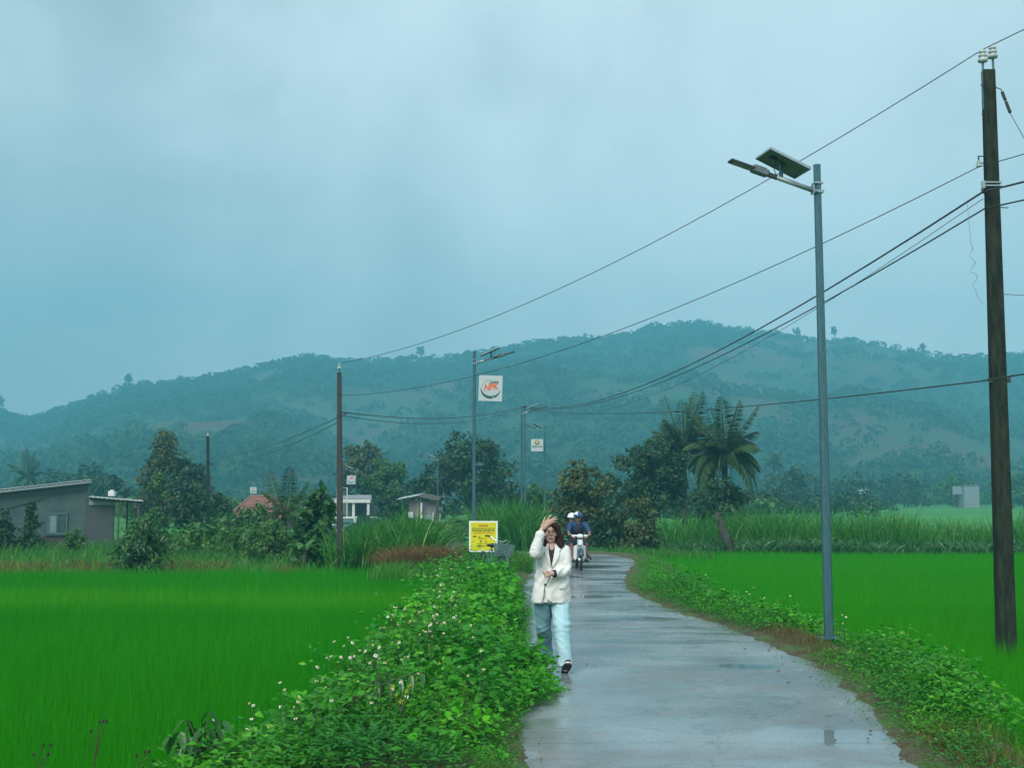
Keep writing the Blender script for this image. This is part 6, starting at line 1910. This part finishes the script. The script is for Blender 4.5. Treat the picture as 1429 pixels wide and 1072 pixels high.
m = MB(); m.tube([(-.30, -.30, .905), (-.22, -.36, .90), (-.08, -.42, .895), (.08, -.42, .895), (.22, -.36, .90), (.30, -.30, .905)], .013, 7); m.obj('handlebar', CHROME, moto)
for q in (-1, 1):
    MB().tube([(q * .21, -.37, .905), (q * .315, -.285, .908)], .018, 8).obj('grip', BLACK, moto)
    MB().box((q * .165, -.405, .895), (.10, .06, .055), Matrix.Rotation(q * .5, 3, 'Z')).obj('lever_cowl', MW, moto, bevel=.012)
    MB().box((q * .155, -.43, .845), (.05, .04, .035)).obj('turn_signal', surf('amber', (.5, .2, .02)), moto, bevel=.008)
    m = MB(); m.prism([(q * .07, -.40, .66), (q * .155, -.34, .62), (q * .165, -.30, .32), (q * .12, -.30, .24), (q * .08, -.34, .30)], (0, .02, 0)); m.obj('leg_shield', MW, moto, bevel=.008)
    MB().tube([(q * .06, -.15, .20), (q * .19, -.17, .195)], .014, 6).box((q * .19, -.17, .20), (.09, .04, .022)).obj('footrest', BLACK, moto)
    MB().tube([(q * .09, .62, .275), (q * .10, .50, .60)], .025, 8).obj('rear_shock', CHROME, moto)
    MB().tube([(q * .08, -.1, .26), (q * .08, .62, .275)], .022, 6).obj('swingarm', BLACK, moto)
m = MB(); m.tube([(0, -.42, .78), (0, -.25, .50), (0, .0, .42), (0, .25, .56)], [.04, .05, .06, .06], 10); m.ball((0, .0, .30), (.12, .15, .10)); m.capsule((0, .2, .58), (0, .75, .64), .09, .07); fused(m, 'frame', .014, 2, MT, moto)
m = MB(); m.box((0, .12, .27), (.16, .24, .16)); m.tube([(0, -.08, .30), (0, -.20, .32)], .06, 12); m.obj('engine', DARKMET, moto, bevel=.02)
m = MB(); m.capsule((0, .14, .70), (0, .78, .73), .10, .085); m.box((0, .46, .70), (.2, .68, .10)); fused(m, 'seat', .014, 3, BLACK, moto)
MB().tube([(.10, .1, .22), (.12, .4, .22), (.13, .95, .30)], [.022, .035, .045], 10).obj('exhaust', CHROME, moto, True)


def helmet(c, r, matA, matB, parent, label=None):
    m = MB(); V = []
    k2 = 16
    prof = [(0, 1.0)] + [(math.sin(a), math.cos(a)) for a in np.linspace(.18, 1.75, 9)]
    m.lathe(c, [(max(p[0], .02) * r, p[1] * r * .98) for p in prof], 22)
    o = m.obj('helmet', matA, parent, True)
    m = MB(); m.prism([Vector(c) + Vector((x, y, -.01)) for x, y in ((-r * .85, -r * .55), (-r * .5, -r * 1.25), (0, -r * 1.42), (r * .5, -r * 1.25), (r * .85, -r * .55))], (0, 0, .012)); m.obj('visor', matB, o)
    return o


def rider(label, root_loc, P, cloth, sleeve, legm, skin=SKIN2, sc=1.0):
    r = empty('person', root_loc, math.radians(2), label, 'person')
    b = MB()
    hd = Vector(P['head'])
    b.ball(hd, (.073, .09, .105)); b.ball(hd + Vector((0, -.03, -.07)), (.052, .055, .05)); b.ball(hd + Vector((0, -.095, -.02)), (.013, .018, .02))
    nk = Vector(P['neck']); b.capsule(hd + Vector((0, .02, -.06)), nk, .052, .058)
    ch = Vector(P['chest']); hp = Vector(P['hip']); b.ball(ch, (.155, .11, .17)); b.capsule(ch, hp, .12, .13)
    for q, k2 in ((-1, 'L'), (1, 'R')):
        sh = Vector(P['sh' + k2]); el = Vector(P['el' + k2]); wr = Vector(P['wr' + k2])
        b.capsule(nk + Vector((0, .02, -.08)), sh, .06, .056); b.capsule(sh, el, .052, .042); b.capsule(el, wr, .040, .028)
        hdv = Vector(P['hand' + k2]); b.capsule(wr, hdv, .028, .034)
        for f_ in range(4):
            o_ = Vector((q * (-.026 + .018 * f_), -.022, .004)); b.capsule(hdv + o_, hdv + o_ + Vector((0, -.028, -.012)), .0105, .010, 7); b.capsule(hdv + o_ + Vector((0, -.028, -.012)), hdv + o_ + Vector((0, -.020, -.036)), .0095, .0085, 7)
        b.capsule(hdv + Vector((q * -.034, 0, 0)), hdv + Vector((q * -.045, -.015, -.028)), .012, .009, 7)
        hj = hp + Vector((q * .09, -.02, 0)); kn = Vector(P['kn' + k2]); an = Vector(P['an' + k2]); to = Vector(P['to' + k2])
        b.capsule(hj, kn, .088, .062); b.capsule(kn, an, .058, .038); b.capsule(an, to, .038, .034)
    bd = fused(b, 'body', .0125, 2, skin, r)
    for q in (-1, 1): MB().ball(hd + Vector((q * .03, -.083, .008)), (.013, .008, .007), None, 8, 6).obj('eye', EYE, bd, True)
    MB().ball(hd + Vector((0, -.083, -.062)), (.024, .008, .006), None, 8, 6).obj('mouth', LIP, bd, True)
    s_ = MB()
    for q, k2 in ((-1, 'L'), (1, 'R')):
        sh = Vector(P['sh' + k2]); el = Vector(P['el' + k2]); wr = Vector(P['wr' + k2]); e2 = sh.lerp(el, .98)
        s_.capsule(sh, e2, .078, .064); s_.tube([e2, el.lerp(wr, .18)], [.064, .060], 14); s_.capsule(nk + Vector((0, .03, -.09)), sh, .085, .076)
    s_.ball(ch + Vector((0, .01, .02)), (.182, .138, .19))
    cr = lambda a: (lambda V, N: V + N * ((fbm(V[:, 0] * 11, V[:, 2] * 11 + V[:, 1] * 6, a, 3) - .5) * .022)[:, None])
    fused(s_, 'shirt', .011, 3, sleeve, r, shape=cr(4))
    if cloth is not None:
        v = MB(); v.ball(ch + Vector((0, -.012, .0)), (.150, .142, .19)); v.capsule(ch, hp, .150, .155); fused(v, 'vest', .011, 3, cloth, r, shape=cr(6))
    g = MB()
    for q, k2 in ((-1, 'L'), (1, 'R')):
        hj = hp + Vector((q * .09, -.02, 0)); kn = Vector(P['kn' + k2]); g.capsule(hj, hj.lerp(kn, .92), .108, .088)
    g.ball(hp, (.17, .14, .12)); fused(g, 'shorts', .012, 3, legm, r, shape=cr(8))
    for k2 in 'LR':
        an = Vector(P['an' + k2]); to = Vector(P['to' + k2]); d_ = (to - an).normalized()
        f_ = MB(); f_.tube([an + Vector((0, .03, -.05)) - d_ * .04, to + d_ * .06 + Vector((0, 0, -.042))], [.048, .052], 12, True, .32); f_.tube([to + Vector((-.04, 0, -.02)), to + Vector((0, 0, .036)), to + Vector((.04, 0, -.02))], .014, 6); f_.obj('sandal', BLACK, r, True)
    return r, hd


pr = dict(head=(0, .06, 1.365), neck=(0, .12, 1.24), chest=(0, .17, 1.07), hip=(0, .34, .80), shL=(-.195, .13, 1.185), shR=(.195, .13, 1.185), elL=(-.275, -.06, 1.0), elR=(.275, -.06, 1.0),
          wrL=(-.275, -.25, .935), wrR=(.275, -.25, .935), handL=(-.265, -.315, .925), handR=(.265, -.315, .925), knL=(-.185, -.06, .66), knR=(.195, -.06, .66), anL=(-.165, -.06, .275), anR=(.19, -.02, .285), toL=(-.17, -.18, .25), toR=(.215, -.14, .25))
r_, hd = rider('person riding the motorcycle in dark vest over blue shirt, blue and white helmet', (mx_, my_, 0), pr, NAVY, BLUE, NAVY)
hm_ = helmet(hd + Vector((0, .02, .035)), .125, HBLUE, HBLUE, r_)
m = MB(); c = hd + Vector((0, .02, .035))
V = []; 
for i in range(7):
    for k2 in range(7):
        th = .08 + 1.05 * i / 6; ph = math.radians(190 + 66 * k2 / 6)
        V.append(c + Vector((math.sin(th) * math.cos(ph), math.sin(th) * math.sin(ph), math.cos(th) * .98)) * .1285)
m.add(V, [(i * 7 + k2, i * 7 + k2 + 1, i * 7 + k2 + 8, i * 7 + k2 + 7) for i in range(6) for k2 in range(6)]); m.obj('white_panel', HWHITE, hm_, True)
MB().tube([c + Vector((-.11, -.02, -.02)), c + Vector((-.05, -.075, -.15)), c + Vector((.05, -.075, -.15)), c + Vector((.11, -.02, -.02))], .006, 4).obj('chin_strap', BLACK, hm_)
MB().prism([(-.035, .0, 1.235), (.035, .0, 1.235), (0, .015, 1.165)], (0, .05, 0)).obj('neckline', SKIN2, r_)
pp = dict(head=(-.135, .50, 1.335), neck=(-.10, .56, 1.22), chest=(-.05, .60, 1.06), hip=(0, .64, .82), shL=(-.22, .57, 1.165), shR=(.14, .57, 1.165), elL=(-.24, .45, .97), elR=(.20, .45, .97),
          wrL=(-.17, .30, .90), wrR=(.17, .32, .90), handL=(-.15, .24, .88), handR=(.15, .26, .88), knL=(-.21, .28, .62), knR=(.225, .28, .60), anL=(-.22, .34, .36), anR=(.245, .34, .37), toL=(-.25, .24, .33), toR=(.31, .25, .325))
r_, hd = rider('person seated behind the rider in dark clothes with a white helmet', (mx_, my_, 0), pp, None, NAVY, NAVY)
hm_ = helmet(hd + Vector((0, .02, .035)), .122, HWHITE, HWHITE, r_)

# ================================================================== bicycle parked in the weeds
bx, by = gx(684, 27.0), 27.0
bike = empty('bicycle', (bx, by, float(zl(bx, by)) - .02), math.radians(24), 'old bicycle with grey wire basket parked in the weeds in front of the yellow board', 'bicycle')
bike.rotation_euler = (0, math.radians(7), math.radians(24))
TEAL = surf('bicycle_paint', (.08, .16, .18), (.06, .13, .15), rough=.4)


def bwheel(y):
    w = bpy.data.objects.new('wheel', None); COL.objects.link(w); w.parent = bike; w.location = (0, y, .31)
    m = MB(); m.tube([(0, math.cos(a) * .295, math.sin(a) * .295) for a in [2 * PI * i / 30 for i in range(31)]], .018, 6, False).obj('tyre', BLACK, w, True)
    m = MB(); m.tube([(0, math.cos(a) * .272, math.sin(a) * .272) for a in [2 * PI * i / 30 for i in range(31)]], .008, 5, False); m.tube([(-.04, 0, 0), (.04, 0, 0)], .018, 8)
    for i in range(20):
        a = 2 * PI * i / 20; m.tube([(.025 * (-1) ** i, 0, 0), (0, math.cos(a) * .27, math.sin(a) * .27)], .0022, 3)
    m.obj('rim', CHROME, w)


bwheel(-.52); bwheel(.52)
m = MB()
for q in (-1, 1): m.tube([(q * .05, -.52, .31), (q * .045, -.40, .64), (0, -.36, .72)], .012, 6); m.tube([(q * .06, .52, .31), (q * .03, .12, .72)], .009, 5); m.tube([(q * .06, .52, .31), (q * .03, .02, .28)], .009, 5)
m.tube([(0, -.37, .70), (0, -.22, .42), (0, .02, .28)], .018, 8); m.tube([(0, .02, .28), (0, .14, .76)], .016, 8); m.tube([(0, -.36, .72), (0, -.33, .92)], .013, 7)
m.obj('frame', TEAL, bike)
MB().tube([(-.285, -.14, .985), (-.19, -.20, .975), (-.10, -.29, .905), (-.05, -.33, .895), (.05, -.33, .895), (.10, -.30, .925), (.20, -.20, .935), (.285, -.13, .915)], .0125, 7).obj('handlebar', CHROME, bike, True)
for q, zz in ((-1, .985), (1, .915)): MB().tube([(q * .29, -.13, zz), (q * .20, -.195, zz + .0)], .020, 8).obj('grip', BLACK, bike)
for q, zz in ((-1, .965), (1, .915)): MB().tube([(q * .13, -.30, zz - .05), (q * .24, -.24, zz)], .006, 5).obj('brake_lever', CHROME, bike)
m = MB(); m.ball((0, .16, .80), (.10, .13, .04)); m.capsule((0, .1, .80), (0, -.02, .80), .05, .02); fused(m, 'saddle', .012, 2, BLACK, bike)
m = MB()
x0, x1, y0, y1, z0, z1 = .145, .19, -.62, -.40, .60, .845
def rectring(f, rr):
    hx = x0 * (1 - f) + x1 * f; ya, yb = y0 + .05 * (1 - f) - .03 * f, y1; z_ = z0 * (1 - f) + z1 * f
    return [(-hx, ya, z_), (hx, ya, z_), (hx, yb, z_), (-hx, yb, z_)]
for i in range(9):
    R_ = rectring(i / 8, 0); m.tube(R_ + [R_[0]], .0075 if i in (0, 8) else .0045, 4, False)
for e in range(4):
    for k2 in range(9):
        t = k2 / 9; A0, A1 = Vector(rectring(0, 0)[e]), Vector(rectring(0, 0)[(e + 1) % 4]); C0, C1 = Vector(rectring(1, 0)[e]), Vector(rectring(1, 0)[(e + 1) % 4])
        m.tube([A0.lerp(A1, t), C0.lerp(C1, t)], .0045, 4, False)
for k2 in range(7): m.tube([(-.14, -.57 + .027 * k2, z0), (.14, -.57 + .027 * k2, z0)], .0045, 4, False)
m.obj('basket', surf('basket_wire', (.14, .22, .25), (.18, .26, .29), rough=.4, metal=.3), bike)
MB().tube([(.02, -.0, .28), (.09, -.0, .28), (.10, -.12, .20)], .010, 6).box((.14, -.13, .20), (.08, .06, .02)).obj('pedal', DARKMET, bike)
MB().lathe((.05, .02, .28), [(.085, -.004), (.09, 0), (.085, .004)], 18, rot=RX).obj('chainring', CHROME, bike)
MB().tube([(0, -.52 + math.cos(a) * .335, .31 + math.sin(a) * .335) for a in [math.radians(d) for d in range(35, 166, 13)]], .014, 6).obj('mudguard', TEAL, bike)
MB().tube([(0, .52 - math.cos(a) * .335, .31 + math.sin(a) * .335) for a in [math.radians(d) for d in range(20, 166, 13)]], .014, 6).obj('mudguard', TEAL, bike)
